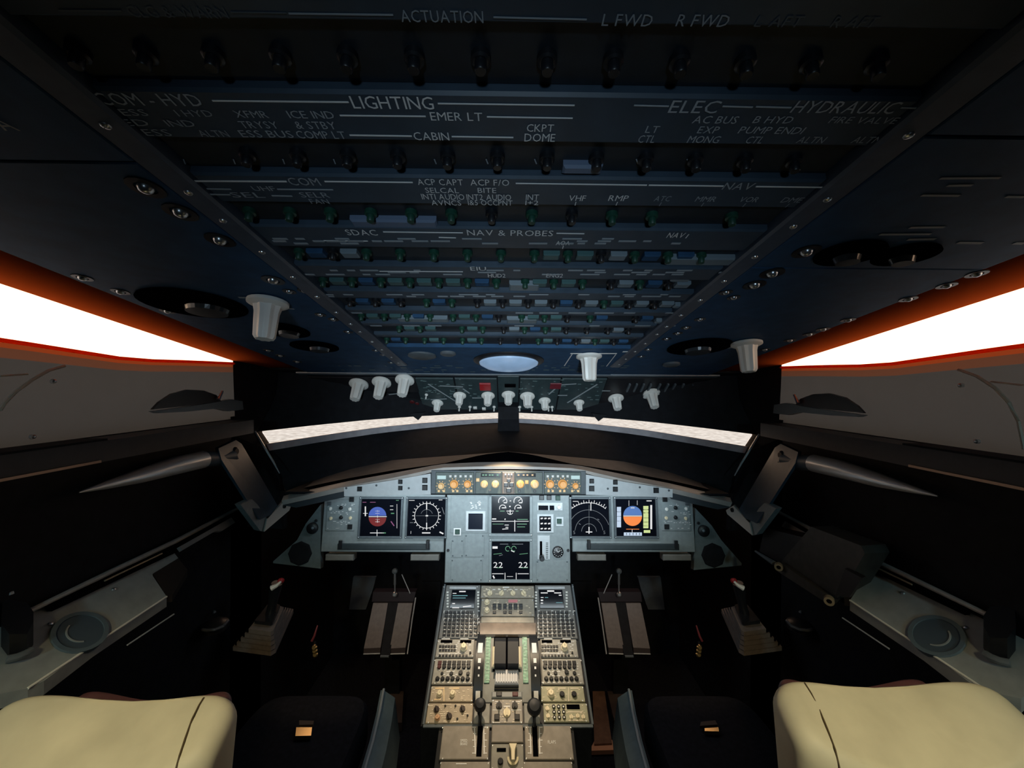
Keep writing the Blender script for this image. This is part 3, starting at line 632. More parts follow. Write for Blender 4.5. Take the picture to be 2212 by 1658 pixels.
# ================================================================== MAIN INSTRUMENT PANEL
t_ = math.radians(8)
MP = Fr(P(1099, 1130, 1.735), (1, 0, 0), (0, math.sin(t_), math.cos(t_)))
def screen(parent, x0, x1, y0, y1, bez=4.5, n=.004, fr=None, bm=None):
    fr = fr or MP
    b = MB(); xm, ym = (x0 + x1) / 2, (y0 + y1) / 2
    U0, U1, V0, V1 = fr.px(x0, ym)[0], fr.px(x1, ym)[0], fr.px(xm, y1)[1], fr.px(xm, y0)[1]; e = abs(fr.px(x0 + bez, ym)[0] - U0)
    for (a0, a1, c0, c1) in ((U0 - e, U1 + e, V1, V1 + e), (U0 - e, U1 + e, V0 - e, V0), (U0 - e, U0, V0, V1), (U1, U1 + e, V0, V1)): b.slab(fr, a0, a1, c0, c1, 0, n + .006, .002)
    bz = b.build('bezel', bm or GREYD, parent)
    b = MB(); b.box(fr, U0, U1, V0, V1, .0005, n - .001); sn = b.build('screen', SCREEN, parent)
    for (su, sv) in ((U0 - e / 2, V0 - e / 2), (U1 + e / 2, V0 - e / 2), (U0 - e / 2, V1 + e / 2), (U1 + e / 2, V1 + e / 2)): inst('screw', METAL, 'screw', fr, su, sv, e * .3, bz, n=n + .006)
    return sn
SN = .0042
def sym(parent, m, name, prims, fr=None):
    """flat symbology on a screen from pixel primitives"""
    fr = fr or MP; b = MB()
    for p in prims:
        k = p[0]
        if k == 'l': b.pxline(fr, p[1], p[2], p[3], p[4], p[5] if len(p) > 5 else 1.2, SN)
        elif k == 'r': b.pxpoly(fr, [(p[1], p[3]), (p[2], p[3]), (p[2], p[4]), (p[1], p[4])], SN - .0006, SN)
        elif k == 'a':
            u, v = fr.px(p[1], p[2]); r = abs(fr.px(p[1] + p[3], p[2])[0] - u); wd = r * (p[6] if len(p) > 6 else 1.2) / p[3] / 2
            b.ring(fr, u, v, r - wd, r + wd, SN - .0006, SN, math.radians(p[4]), math.radians(p[5]), 24 if p[3] > 12 else 14)
        elif k == 'p': b.pxpoly(fr, p[1], SN - .0006, SN)
        elif k == 't': pxtext(b, fr, p[1], p[2], p[3], p[4], p[5] if len(p) > 5 else None, SN)
    return b.build(name, m, parent)
def seg(cx, cy, r, a0, a1, n=14): return [(cx + r * math.cos(math.radians(a0 + (a1 - a0) * i / n)), cy - r * math.sin(math.radians(a0 + (a1 - a0) * i / n))) for i in range(n + 1)]

for s in (-1, 1):
    side = 'left' if s < 0 else 'right'
    ip = thing('pilot_instrument_panel', 'grey pilot instrument panel with two square screens on the %s, %s' % (side, 'blue and dark red dial' if s < 0 else 'blue and orange dial'), 'instrument panel', MP.pt(s * .5, -.15, 0), 'pilot instrument panels')
    X = (lambda x: x) if s < 0 else (lambda x: 2196 - x)
    def R(x0, x1): return sorted((X(x0), X(x1)))
    b = MB(); ppx(b, MP, *R(697, 960), 1066, 1192, -.03, 0, .003); b.build('face_plate', GREY, ip)
    b = MB(); ppx(b, MP, *R(706, 768), 1078, 1146, 0, .004, .002); ap = b.build('lighting_panel', GREY, ip)
    pf = screen(ip, *R(780, 866), 1077, 1157); nd = screen(ip, *R(881, 962), 1077, 1157)
    # dimmer knobs and switches
    for (x, y, r, m) in [(737, 1096, 4.2, BLACKS), (737, 1117, 4.2, BLACKS)]: pinst('knob', m, 'dimmer_knob', MP, X(x), y, r, ap, n=.004)
    for (x, y, r) in [(714, 1098, 3.6), (715, 1119, 3.6), (756, 1099, 3.6), (757, 1118, 3.6)]: pinst('pointer', CREAM if y > 1105 else WHITEK, 'selector_knob', MP, X(x), y, r, ap, n=.004)
    pinst('square', BLACKS, 'push_button', MP, X(756), 1137, 5, ap, n=.004); pinst('square', BLACKS, 'push_button', MP, X(760), 1078, 5, ap, n=.004); pinst('square', GREYD, 'push_button', MP, X(712), 1087, 4, ap, n=.004)
    b = MB()
    for k in range(38):
        x = random.uniform(707, 764); y = random.choice((1088, 1091, 1104, 1107, 1110, 1125, 1128, 1132, 1140)); b.pxline(MP, X(x), y, X(x) + random.uniform(1.5, 5), y, 1.1, .0052)
    b.build('fine_print', WHITEP, ap, kind='stuff')
    # recess of the folding table
    b = MB(); ppx(b, MP, *R(731, 929), 1173, 1186, .002, .014, .004); tb = b.build('folding_table_edge', mat('table_edge_slate', (.03, .042, .048), .4, noise=.1), ip)
    for x in (735, 922): b = MB(); ppx(b, MP, *R(x, x + 7), 1165, 1182, .014, .022, .002); b.build('latch', BLACKS, tb)
    b = MB(); b.pxline(MP, X(893), 1161.5, X(959), 1161.5, 2, .004); b.build('label_strip', WHITEP, ip)
    # lamp blocks below the panel
    for (x0, x1) in ((705, 765), (888, 949)):
        b = MB(); ppx(b, MP, *R(x0, x1), 1196, 1209, -.03, .012, .003); b.build('foot_lamp', mat('lamp_block', (.17, .165, .15), .5, noise=.1), ip)
    # screens
    if s < 0:
        sym(pf, E_B, 'sky_half', [('p', seg(816, 1113, 19, 0, 180))]); sym(pf, E_R, 'ground_half', [('p', seg(816, 1117, 19, 180, 360))])
        sym(pf, E_W, 'white_symbols', [('l', 797, 1115, 836, 1115, 1.5), ('l', 816, 1101, 816, 1128, 1), ('l', 790, 1093, 790, 1114, 2.5), ('l', 785, 1108, 795, 1108, 1), ('l', 800, 1150, 830, 1150, 1.5), ('l', 815, 1143, 815, 1158, 1.2), ('l', 858, 1088, 858, 1140, .8), ('l', 843, 1092, 850, 1092), ('l', 843, 1100, 850, 1100)] + [('l', 811, y, 821, y, .8) for y in (1103, 1108, 1121, 1126)])
        sym(pf, E_M, 'magenta_symbols', [('l', 845, 1125, 852, 1135, 2), ('l', 784, 1084, 792, 1084), ('l', 800, 1084, 812, 1084)]); sym(pf, E_G, 'green_symbols', [('l', 826, 1150, 834, 1150, 2), ('l', 856, 1080, 862, 1080), ('l', 845, 1108, 852, 1108, 2)])
        sym(nd, E_W, 'compass_rose', [('a', 922, 1113, 26, 0, 360, 1.2), ('l', 922, 1085, 922, 1100, 2.2), ('l', 922, 1128, 922, 1143, 2), ('l', 920, 1113, 925, 1113, 3), ('t', '1', 888, 1149, 6), ('l', 912, 1150, 930, 1150, 2.5), ('l', 950, 1148, 958, 1152, 3), ('l', 884, 1080, 896, 1080), ('l', 948, 1079, 956, 1079)] +
            [('l', 922 + 27 * math.cos(a * PI / 12), 1113 - 27 * math.sin(a * PI / 12), 922 + 31 * math.cos(a * PI / 12), 1113 - 31 * math.sin(a * PI / 12), 1.3) for a in range(24)])
        sym(nd, E_D, 'grey_symbols', [('a', 922, 1113, 13, 20, 160, .8), ('l', 922, 1101, 922, 1127, .7), ('l', 898, 1113, 946, 1113, .6), ('l', 955, 1095, 960, 1110), ('l', 886, 1128, 893, 1128)])
    else:
        sym(nd, E_W, 'compass_rose', [('a', 1272, 1147, 60, 52, 128, 1.2), ('l', 1276, 1086, 1276, 1102, 1.8), ('l', 1272, 1137, 1272, 1152, 2), ('l', 1265, 1148, 1279, 1148, 2), ('l', 1237, 1082, 1249, 1082, 1.2)] +
            [('l', 1272 + 61 * math.cos(math.radians(a)), 1147 - 61 * math.sin(math.radians(a)), 1272 + (65 if a % 10 else 68) * math.cos(math.radians(a)), 1147 - (65 if a % 10 else 68) * math.sin(math.radians(a)), 1.2) for a in range(55, 130, 5)])
        sym(nd, E_D, 'range_arcs', [('a', 1272, 1147, 45, 18, 162, .9), ('a', 1272, 1147, 30, 5, 175, .9), ('a', 1272, 1147, 16, 0, 180, .9), ('l', 1272, 1090, 1272, 1135, .6), ('t', '5', 1240, 1149, 7), ('t', '5', 1305, 1149, 7), ('l', 1250, 1130, 1254, 1132), ('l', 1290, 1120, 1294, 1122)])
        sym(pf, E_BR, 'sky_half', [('p', seg(1366, 1112, 20, 0, 180))]); sym(pf, E_O, 'ground_half', [('p', seg(1366, 1115, 20, 180, 360)), ('l', 1352, 1142, 1380, 1142, 1.2)])
        sym(pf, E_LB, 'speed_tape', [('r', 1332, 1341, 1094, 1138), ('r', 1347, 1386, 1149, 1156)]); sym(pf, E_Y, 'altitude_tape', [('r', 1389, 1400, 1092, 1140), ('r', 1390, 1404, 1144, 1150)])
        sym(pf, E_W, 'white_symbols', [('l', 1346, 1113.5, 1386, 1113.5, 1.8), ('l', 1362, 1096, 1370, 1096, 2), ('r', 1404, 1408, 1090, 1142), ('l', 1365, 1142, 1365, 1149, 1), ('l', 1396, 1081, 1407, 1081, 2), ('l', 1376, 1080, 1376, 1090, .8), ('l', 1358, 1080, 1358, 1092, .8)])
        sym(pf, SCREEN, 'tape_gaps', [('p', [(1389, y), (1400, y), (1400, y + 1.6), (1389, y + 1.6)]) for y in (1099, 1106, 1117, 1126, 1134)] + [('p', [(1332, y), (1341, y), (1341, y + 1), (1332, y + 1)]) for y in (1104, 1114, 1124)] + [('p', [(x, 1150), (x + 1.5, 1150), (x + 1.5, 1155), (x, 1155)]) for x in (1352, 1359, 1366, 1373, 1380)]).data
    # speaker corner panel
    sp = thing('speaker_panel', 'dark grey wedge-shaped corner panel with a round speaker, %s end of the instruments' % side, 'speaker panel', MP.pt(s * .85, -.2, 0), 'corner speaker panels')
    c = [(692, 1089), (692, 1229), (588, 1217), (588, 1213), (640, 1166), (660, 1130)] if s < 0 else [(1503, 1097), (1499, 1232), (1604, 1222), (1604, 1217), (1560, 1166), (1538, 1134)]
    b = MB(); b.pxpoly(MP, c, -.03, -.004, .002); b.build('plate', mat('corner_grey', (.13, .165, .175), .5, noise=.12, scale=50), sp)
    x, y = (648, 1195) if s < 0 else (1541, 1199)
    u, v = MP.px(x, y); r = abs(MP.px(x + 24, y)[0] - u); b = MB(); b.lathe(MP, u, v, [(r * 1.06, -.005), (r * 1.04, .004), (r * .9, .005)], 8, cap=True); g_ = b.build('speaker_grille', BLACK, sp)
    x, y = (675, 1140) if s < 0 else (1520, 1146)
    u, v = MP.px(x, y); r = abs(MP.px(x + 12, y)[0] - u); b = MB(); b.lathe(MP, u, v, [(r, -.005), (r, .006), (r * .7, .010)], 18); b.build('air_vent', BLACKS, sp, True)
    pinst('screw', GREYT, 'screw', MP, x, y, 3, sp, n=.011); pinst('round', BLACKS, 'vent_knob', MP, 683 if s < 0 else 1508, 1124 if s < 0 else 1129, 3.2, sp, n=-.004)

# centre panel
cp = thing('centre_instrument_panel', 'grey centre instrument panel with two stacked engine screens', 'instrument panel', MP.pt(0, -.25, 0))
b = MB(); ppx(b, MP, 963, 1231, 1067, 1258, -.03, .004, .003); b.build('face_plate', GREY, cp)
b = MB(); ppx(b, MP, 974, 1054, 1070, 1150, .004, .006, .001); b.build('cover_plate', GREY, cp)
MPc = MP.sub(0, 0, .004)
up = screen(cp, 1062, 1144, 1071, 1151, 6, fr=MPc, bm=GREY); lo = screen(cp, 1062, 1144, 1168, 1250, 6, fr=MPc, bm=GREY)
b = MB(); ppx(b, MPc, 1006, 1049, 1103, 1147, 0, .006, .003); sb = b.build('standby_bezel', GREYL, cp)
b = MB(); ppx(b, MPc, 1012, 1043, 1108, 1142, .006, .009, .002); b.build('standby_screen', mat('standby_black', (.006, .010, .022), .15), sb)
for (x0, x1, y0, y1) in ((975, 1001, 1165, 1203), (1004, 1046, 1154, 1202), (974, 1042, 1207, 1255), (1158, 1228, 1210, 1255)):
    b = MB(); ppx(b, MPc, x0, x1, y0, y1, 0, .0025, .0012); p_ = b.build('cover_plate', GREY, cp)
    for (x, y) in ((x0 + 3, y0 + 3), (x1 - 3, y0 + 3), (x0 + 3, y1 - 3), (x1 - 3, y1 - 3)): pinst('screw', GREYD, 'screw', MPc, x, y, 1.6, p_, n=.0025)
b = MB(); ppx(b, MPc, 980, 996, 1140, 1156, 0, .003, .001); q = b.build('switch_surround', WHITEP, cp); pinst('square', GREENC, 'push_button', MPc, 988, 1148, 5, q, n=.003)
b = MB()
for k in range(16):
    x = random.uniform(1015, 1038); y = random.uniform(1079, 1098); b.pxline(MPc, x, y, x + random.uniform(2, 5), y, 1.5, .003)
b.build('placard_print', WHITEP, cp)
# brake gauge, gear lights, gear lever
b = MB(); ppx(b, MPc, 1161, 1215, 1085, 1102, 0, .003, .001); q = b.build('brake_panel', GREYL, cp)
for (x0, x1) in ((1163, 1184), (1187, 1197)): b = MB(); ppx(b, MPc, x0, x1, 1091, 1101, .003, .005, .001); b.build('display_window', SCREEN, q)
pinst('knob', WHITEK, 'knob', MPc, 1207, 1094, 5.5, q, n=.003); pinst('square', BLACKS, 'push_button', MPc, 1170, 1074, 5, cp); pinst('square', BLACKS, 'push_button', MPc, 1186, 1074, 5, cp); pinst('square', GREENC, 'push_button', MPc, 1205, 1075, 5, cp)
b = MB(); ppx(b, MPc, 1160, 1196, 1110, 1150, 0, .004, .002); q = b.build('gear_light_surround', GREYL, cp)
b = MB(); ppx(b, MPc, 1165, 1190, 1114, 1146, .004, .006, .001); q2 = b.build('gear_lights', SCREEN, q)
for y in (1119, 1130, 1141):
    for x in (1170, 1178, 1186): b = MB(); b.pxline(MPc, x - 2.5, y, x + 2.5, y - 1, 3, .0072); b.build('lamp_segment', E_W, q)
b = MB(); ppx(b, MPc, 1201, 1217, 1116, 1136, 0, .003, .001); q = b.build('switch_surround', GREYL, cp); pinst('square', GREENC, 'push_button', MPc, 1208, 1125, 5, q, n=.003)
b = MB(); ppx(b, MPc, 1161, 1188, 1156, 1208, 0, .003, .002); q = b.build('gear_lever_plate', GREYL, cp)
b = MB(); ppx(b, MPc, 1166, 1171, 1168, 1204, .003, .005, .001); b.build('lever_slot', GROOVE, q)
b = MB(); b.lathe(MPc, *MPc.px(1169, 1200), [(.006, .004), (.006, .03), (.011, .032), (.011, .045), (.008, .05)], 14); b.build('gear_lever', BLACKS, q, True)
b = MB()
for k in range(9): b.pxline(MPc, 1179, 1172 + k * 4, 1184, 1172 + k * 4, 1.5, .004)
b.build('lever_scale', BLACKS, q)
u, v = MPc.px(1205, 1191); r = abs(MPc.px(1217, 1191)[0] - u)
b = MB(); b.lathe(MPc, u, v, [(r, 0), (r, .006), (r * .85, .008)], 24); q = b.build('pressure_gauge', BLACKS, cp, True)
b = MB()
for a in range(12): c, s_ = math.cos(a * PI / 6), math.sin(a * PI / 6); b.line(MPc, (u + c * r * .6, v + s_ * r * .6), (u + c * r * .8, v + s_ * r * .8), .0018, .0082, .0088)
b.line(MPc, (u, v), (u + r * .4, v + r * .3), .002, .0082, .0090); b.line(MPc, (u, v), (u - r * .3, v + r * .35), .002, .0082, .0090); b.build('dial_marks', WHITEP, q)
for (x, y) in ((968, 1188), (1227, 1188)): pinst('round', BLACKS, 'fastener', MPc, x, y, 3, cp)
dials = []
for x in (1086, 1119): dials += [('a', x, 1082, 9, -20, 200, 1.6), ('l', x, 1082, x + 6, 1077, 1.4), ('l', x + 2, 1085, x + 9, 1085, 2.2), ('a', x, 1097, 7, 0, 200, 1.5), ('l', x - 2, 1096, x + 6, 1096, 2)]
sym(up, E_W, 'engine_dials', dials + [('l', 1102, 1100, 1102, 1110, 2), ('l', 1094, 1103, 1110, 1103, 1.5), ('a', 1102, 1104, 6, 200, 340, 1.2), ('l', 1063, 1120, 1072, 1120, 2.5), ('l', 1090, 1120, 1092, 1121, 3), ('l', 1062, 1125, 1142, 1125, 1.2), ('l', 1112, 1122, 1112, 1147, 1.6), ('l', 1101, 1081, 1104, 1081, 2), ('l', 1100, 1093, 1103, 1093, 3)], MPc)
sym(up, E_G, 'green_text', [('l', 1117, 1121, 1140, 1121, 1.4), ('l', 1117, 1131, 1138, 1131, 1.4), ('l', 1117, 1137, 1134, 1137, 1.2), ('l', 1064, 1131, 1088, 1131, 1), ('l', 1090, 1103, 1080, 1103, 1.4), ('l', 1114, 1103, 1120, 1103, 1.4)], MPc)
sym(up, E_W, 'memo_text', [('l', 1090, 1133, 1099, 1133, 1.5), ('l', 1092, 1138, 1098, 1138, 1.5), ('l', 1085, 1142, 1098, 1141, 1.5)], MPc)
sym(lo, E_W, 'system_text', [('r', 1064, 1075, 1179, 1184), ('t', '22', 1076, 1219, 12, 20), ('t', '22', 1130, 1219, 12, 20), ('l', 1063, 1238, 1088, 1238, 1.4), ('l', 1091, 1236, 1091, 1250, 1.4), ('l', 1115, 1236, 1115, 1250, 1.4), ('l', 1118, 1238, 1142, 1238, 1.4), ('l', 1065, 1242, 1068, 1248, 3), ('l', 1104, 1188, 1111, 1191, 2), ('l', 1095, 1244, 1108, 1244, .8)], MPc)
sym(lo, E_G, 'green_text', [('a', 1097, 1184, 5, 0, 300, 1.2), ('a', 1110, 1184, 5, 0, 300, 1.2), ('l', 1066, 1196, 1084, 1194, 1), ('l', 1122, 1196, 1140, 1194, 1), ('l', 1072, 1225, 1084, 1225, 1.4), ('l', 1124, 1225, 1140, 1225, 1.4)], MPc)
sym(lo, E_D, 'dim_text', [('l', 1080, 1174, 1098, 1174, 1), ('l', 1106, 1174, 1130, 1174, 1), ('l', 1078, 1199, 1086, 1197, 1)], MPc)

# ================================================================== CENTRE PEDESTAL
t_ = math.radians(30)
PD = Fr(P(1099, 1264, 1.70), (1, 0, 0), (0, math.cos(t_), math.sin(t_)))
pd = thing('centre_pedestal', 'centre pedestal crowded with radio panels, keys, levers and trim wheels', 'pedestal', (0, 1.4, 0))
vT, vM, vB = PD.px(1099, 1262)[1], PD.px(1099, 1564)[1], PD.px(1099, 1700)[1] - .15
b = MB()
def body(u0, u1, v0, v1):
    a0, a1 = PD.pt(0, v0), PD.pt(0, v1); k = [Vector((0, a0.y, 0)), Vector((0, a1.y, 0)), Vector((0, a1.y, a1.z - .006)), Vector((0, a0.y, a0.z - .006))]
    b.prism3([p + Vector((u0, 0, 0)) for p in k], (u1 - u0, 0, 0))
body(-.279, .279, vM, vT); body(-.218, .218, vB, vM); b.build('body', BLACKS, pd)
b = MB(); b.box(PD, -.276, .276, vM - .008, vM, -.006, .002); b.box(PD, -.279, -.272, vM, vT, -.006, .003); b.box(PD, .272, .279, vM, vT, -.006, .003); b.build('edge_trim', GREYD, pd)
def plate(x0, x1, y0, y1, m=PEDP, name='radio_panel', n1=.004):
    b = MB(); ppx(b, PD, x0, x1, y0, y1, -.004, n1, .002); o = b.build(name, m, pd)
    e = 3
    for (x, y) in ((x0 + e, y0 + e), (x1 - e, y0 + e), (x0 + e, y1 - e), (x1 - e, y1 - e)): pinst('screw', METAL, 'screw', PD, x, y, 1.5, o, n=n1)
    return o
def clutter(parent, x0, x1, y0, y1, k=34, m=None):
    rg = random.Random(int(x0 * 7 + y0)); b = MB()
    for _ in range(k):
        x = rg.uniform(x0 + 3, x1 - 8); y = y0 + 4 + (y1 - y0 - 8) * rg.randrange(9) / 8
        b.pxline(PDn, x, y, x + rg.uniform(1.5, 5), y, rg.uniform(1.0, 1.7), .0009)
    b.build('fine_print', m or WHITEP, parent, kind='stuff')
N = .004
PDn = PD.sub(0, 0, N)
def psub(parent, x0, x1, y0, y1, m, name, h=.002): b = MB(); ppx(b, PDn, x0, x1, y0, y1, 0, h, .0006); return b.build(name, m, parent)
def print_(parent, items, m=WHITEP, n=.0008):
    b = MB()
    for q in items: b.pxline(PDn, *q, n)
    b.build('print', m, parent, kind='stuff')
for s in (-1, 1):
    D = 0 if s < 0 else 1
    # flight computer keyboard
    x0, x1 = (957, 1034) if s < 0 else (1160, 1240)
    o = plate(x0 - 1, x1, 1264, 1379, mat('keyboard_grey', (.15, .155, .155), .5, noise=.1), 'keyboard_unit')
    sx0, sx1 = (974, 1026) if s < 0 else (1165, 1217)
    f0 = PDn; b = MB(); ppx(b, PDn, sx0, sx1, 1274, 1314, 0, .003, .001); sn = b.build('screen', SCREEN, o)
    b = MB(); ppx(b, PDn, sx0 - 3, sx1 + 3, 1267, 1272, 0, .004, .001); b.build('screen_rim', SILVER, o)
    it = [(sx0 + 18, 1278, sx0 + 32, 1278, 2.4), (sx0 + 4, 1282, sx0 + 12, 1282, 1.4), (sx0 + 3, 1304, sx0 + 9, 1304, 2), (sx0 + 3, 1313, sx0 + 18, 1313, 2), (sx0 + 26, 1311, sx0 + 44, 1309, 2.2)] if s < 0 else [(sx0 + 17, 1277, sx0 + 32, 1277, 3), (sx0 + 3, 1281, sx0 + 18, 1281, 2), (sx0 + 32, 1281, sx0 + 47, 1281, 2), (sx0 + 3, 1297, sx0 + 8, 1297, 3), (sx0 + 3, 1303, sx0 + 8, 1303, 2), (sx0 + 42, 1286, sx0 + 48, 1286, 2), (sx0 + 3, 1291, sx0 + 9, 1291, 1.4)]
    print_(sn, it, E_W, .0036)
    print_(sn, [(sx0 + 4, 1287, sx0 + 36, 1287, 1.6), (sx0 + 4, 1292, sx0 + 32, 1292, 1.4)] if s < 0 else [(sx0 + 36, 1302, sx0 + 50, 1302, 1.2), (sx0 + 12, 1291, sx0 + 19, 1291, 1.4)], E_C, .0036)
    for k in range(6):
        y = 1279 + k * 6.2
        pinst('key', WHITEK, 'line_key', PDn, sx0 - 7, y, 2.2, o); pinst('key', WHITEK, 'line_key', PDn, sx1 + 7, y, 2.2, o)
    rng = random.Random(4 + D)
    for r in range(7):
        y = 1323 + r * 8.0; w0, w1 = x0 + 5 - r * .9 * (s < 0), x1 - 4 + r * .9 * (s > 0)
        for k in range(8):
            if r < 2 and k > 6: continue
            x = w0 + (w1 - w0) * (k + .3) / 7.6
            pinst('key', BLACKS, 'key', PDn, x, y, 3.2, o)
            b_ = None
    it = []
    for r in range(7):
        for k in range(9):
            x = x0 + 2 + (x1 - x0 - 4) * k / 8; y = 1319 + r * 8
            if rng.random() < .7: it.append((x, y, x + rng.uniform(2, 5), y, 1.5))
            if rng.random() < .4: it.append((x, y, x, y + 5, 1.1))
    print_(o, it)
    # radio management panel
    x0, x1 = (943, 1024) if s < 0 else (1168, 1247)
    o = plate(x0, x1, 1381, 1420)
    for (a0, a1) in (((952, 977), (994, 1018)) if s < 0 else ((1170, 1193), (1210, 1233))): psub(o, a0, a1, 1382, 1388, GROOVE, 'frequency_window')
    k0 = 948 if s < 0 else 1169
    for r in range(2):
        for k in range(6): pinst('square', BLACKS, 'mode_key', PDn, k0 + 3 + k * 6.2, 1396 + r * 8, 2.5, o)
    for k in range(9): pinst('square', BLACKS, 'mode_key', PDn, k0 + 2 + k * 7.2, 1416, 2.3, o)
    pinst('knob', CREAM, 'tuning_knob', PDn, 1002 if s < 0 else 1219, 1399, 7.5, o, sz=1.3); pinst('toggle', BLACKS, 'toggle_switch', PDn, 1016 if s < 0 else 1236, 1410, 2.4, o)
    print_(o, [(k0 + 6, 1379.5, k0 + 24, 1379.5, 1.6), (k0 + 46, 1379.5, k0 + 64, 1379.5, 1.6), (k0, 1411, k0 + 50, 1411, 1)])
    clutter(o, x0, x1, 1381, 1420, 40)
    # audio control panel
    x0, x1 = (936, 1021) if s < 0 else (1170, 1258)
    o = plate(x0, x1, 1423, 1478)
    k0 = 950 if s < 0 else 1178
    for k in range(7):
        pinst('square', BLACKS if not (k == 0 and s < 0) else REDD, 'call_key', PDn, k0 + k * 10.4, 1431.5, 3.9, o); pinst('round', BLACKS if not (k == 0 and s < 0) else REDD, 'volume_knob', PDn, k0 - 1 + k * 10.6, 1440.5, 4.2, o, sz=1.2)
    for k in range(7): pinst('knob', BLACKS, 'volume_knob', PDn, (945 if s < 0 else 1180) + k * 10.9, 1466, 4.6, o)
    for (x, y, r) in (((955, 1454, 3), (975, 1455, 4), (995, 1453, 4.6), (1011, 1455, 3.8)) if s < 0 else ((1185, 1454, 3), (1200, 1454, 4), (1224, 1452, 4.6), (1241, 1454, 3.8))): pinst('round', BLACKS, 'volume_knob', PDn, x, y, r, o)
    b = MB(); b.pxline(PDn, k0 + 14, 1450, k0 + 32, 1450, 1.4, .0008); b.pxline(PDn, k0 + 14, 1459, k0 + 32, 1459, 1.4, .0008); b.build('print', WHITEP, o)
    print_(o, [(k0 - 4 + k * 10.6, 1447, k0 + 1 + k * 10.6, 1447, 1.4) for k in range(7)] + [(k0 - 8 + k * 10.9, 1473, k0 - 3 + k * 10.9, 1473, 1.4) for k in range(7)])
    clutter(o, x0, x1, 1423, 1478, 55)
# lower left: flood light panel and weather radar
o = plate(930, 1022, 1482, 1516, PEDW, 'lighting_panel'); clutter(o, 930, 1022, 1482, 1516, 30, mat('cream_print', (.85, .74, .58), .6))
for x in (950, 978): pinst('knob', CREAM, 'dimmer_knob', PDn, x, 1498, 6.5, o)
print_(o, [(940, 1486, 960, 1486, 1.6), (970, 1486, 992, 1486, 1.6), (959, 1484, 959, 1514, 1), (938, 1510, 952, 1510, 1.4)], AMB2)
o = plate(922, 1021, 1519, 1563, PEDW, 'radar_panel'); clutter(o, 922, 1021, 1519, 1563, 45, mat('cream_print', (.85, .74, .58), .6))
for (x, y, r) in ((943, 1532, 6), (999, 1531, 6), (970, 1547, 6.5)): pinst('pointer', mat('brown_black_knob', (.03, .018, .014), .45), 'selector_knob', PDn, x, y, r, o, rot=.4)
pinst('knob', mat('amber_knob', (.62, .36, .2), .5), 'gain_knob', PDn, 945, 1550, 6, o)
for (x, y) in ((962, 1524), (984, 1524), (988, 1552), (1010, 1545)): pinst('toggle', BLACKS, 'toggle_switch', PDn, x, y, 2.2, o)
print_(o, [(955, 1520.5, 975, 1520.5, 1.4), (930, 1540, 936, 1540, 1.4), (952, 1541, 957, 1541, 1.4), (980, 1558, 990, 1558, 2), (958, 1556, 963, 1556, 1.5), (1003, 1541, 1012, 1541, 1.4), (925, 1524, 935, 1524, 1.3)], mat('cream_print', (.85, .74, .58), .6))
# lower right: rudder trim style panel and transponder
o = plate(1168, 1262, 1482, 1516, mat('olive_plate', (.36, .35, .24), .5, noise=.12, scale=60), 'trim_panel'); clutter(o, 1168, 1262, 1482, 1516, 30, mat('cream_print', (.85, .74, .58), .6))
pinst('knob', CREAM, 'selector_knob', PDn, 1190, 1498, 7.5, o)
for x in (1214, 1240): pinst('round', BLACKS, 'trim_knob', PDn, x, 1500, 5.5, o, sz=1.2)
print_(o, [(1205, 1486, 1222, 1486, 1.8), (1232, 1486, 1250, 1486, 1.8), (1228, 1484, 1228, 1514, 1), (1180, 1486, 1198, 1486, 1.4)], mat('cream_print', (.85, .74, .58)))
o = plate(1174, 1270, 1519, 1560, mat('olive_plate', (.36, .35, .24)), 'transponder_panel'); clutter(o, 1174, 1270, 1519, 1560, 30, mat('cream_print', (.85, .74, .58), .6))
for r in range(3):
    for k in range(3): pinst('round', BLACKS, 'digit_key', PDn, 1196 + k * 10.5 + r * .8, 1526 + r * 11.5, 3.6, o); pinst('round', WHITEK, 'key_cap', PDn, 1196 + k * 10.5 + r * .8, 1526 + r * 11.5, 1.8, o, n=.0045)
psub(o, 1224, 1252, 1521, 1531, GROOVE, 'code_window')
for (x, y) in ((1182, 1530), (1184, 1546), (1234, 1548), (1248, 1546), (1260, 1548)): pinst('pointer', CREAM, 'selector_knob', PDn, x, y, 4.2, o)
print_(o, [(1226, 1537, 1258, 1537, 1.6), (1178, 1521, 1186, 1521, 1.3), (1230, 1555, 1264, 1555, 1.4)], mat('cream_print', (.85, .74, .58)))
# middle: switching, engine warning keys, quadrant apron
o = plate(1039, 1154, 1265, 1291, mat('taupe_plate', (.30, .27, .22), .5, noise=.12, scale=60), 'switching_panel'); clutter(o, 1039, 1154, 1265, 1291, 30, mat('cream_print', (.85, .74, .58), .6))
for x in (1058, 1083, 1108, 1131): pinst('pointer', CREAM, 'selector_knob', PDn, x, 1281, 5.4, o, rot=random.uniform(-.5, .5))
print_(o, [(1052 + k * 12, 1273, 1058 + k * 12, 1273, 1.4) for k in range(7)] + [(1086, 1268, 1100, 1268, 2)])
o = plate(1039, 1154, 1293, 1331, mat('taupe_plate', (.30, .27, .22)), 'engine_warning_panel'); clutter(o, 1039, 1154, 1293, 1331, 30, mat('cream_print', (.85, .74, .58), .6))
for y in (1301, 1318): pinst('knob', CREAM, 'brightness_knob', PDn, 1052, y, 5.6, o)
for k in range(6):
    for y, r in ((1307, 3.2), (1313, 3.2), (1322.5, 3)):
        if (k, y) in ((1, 1322.5), (4, 1322.5)): continue
        pinst('key', BLACKS, 'system_key', PDn, 1068 + k * 11.4, y, r * 1.15, o)
psub(o, 1098, 1118, 1295, 1301, mat('pink_cover', (.62, .22, .24), .5), 'emergency_cover')
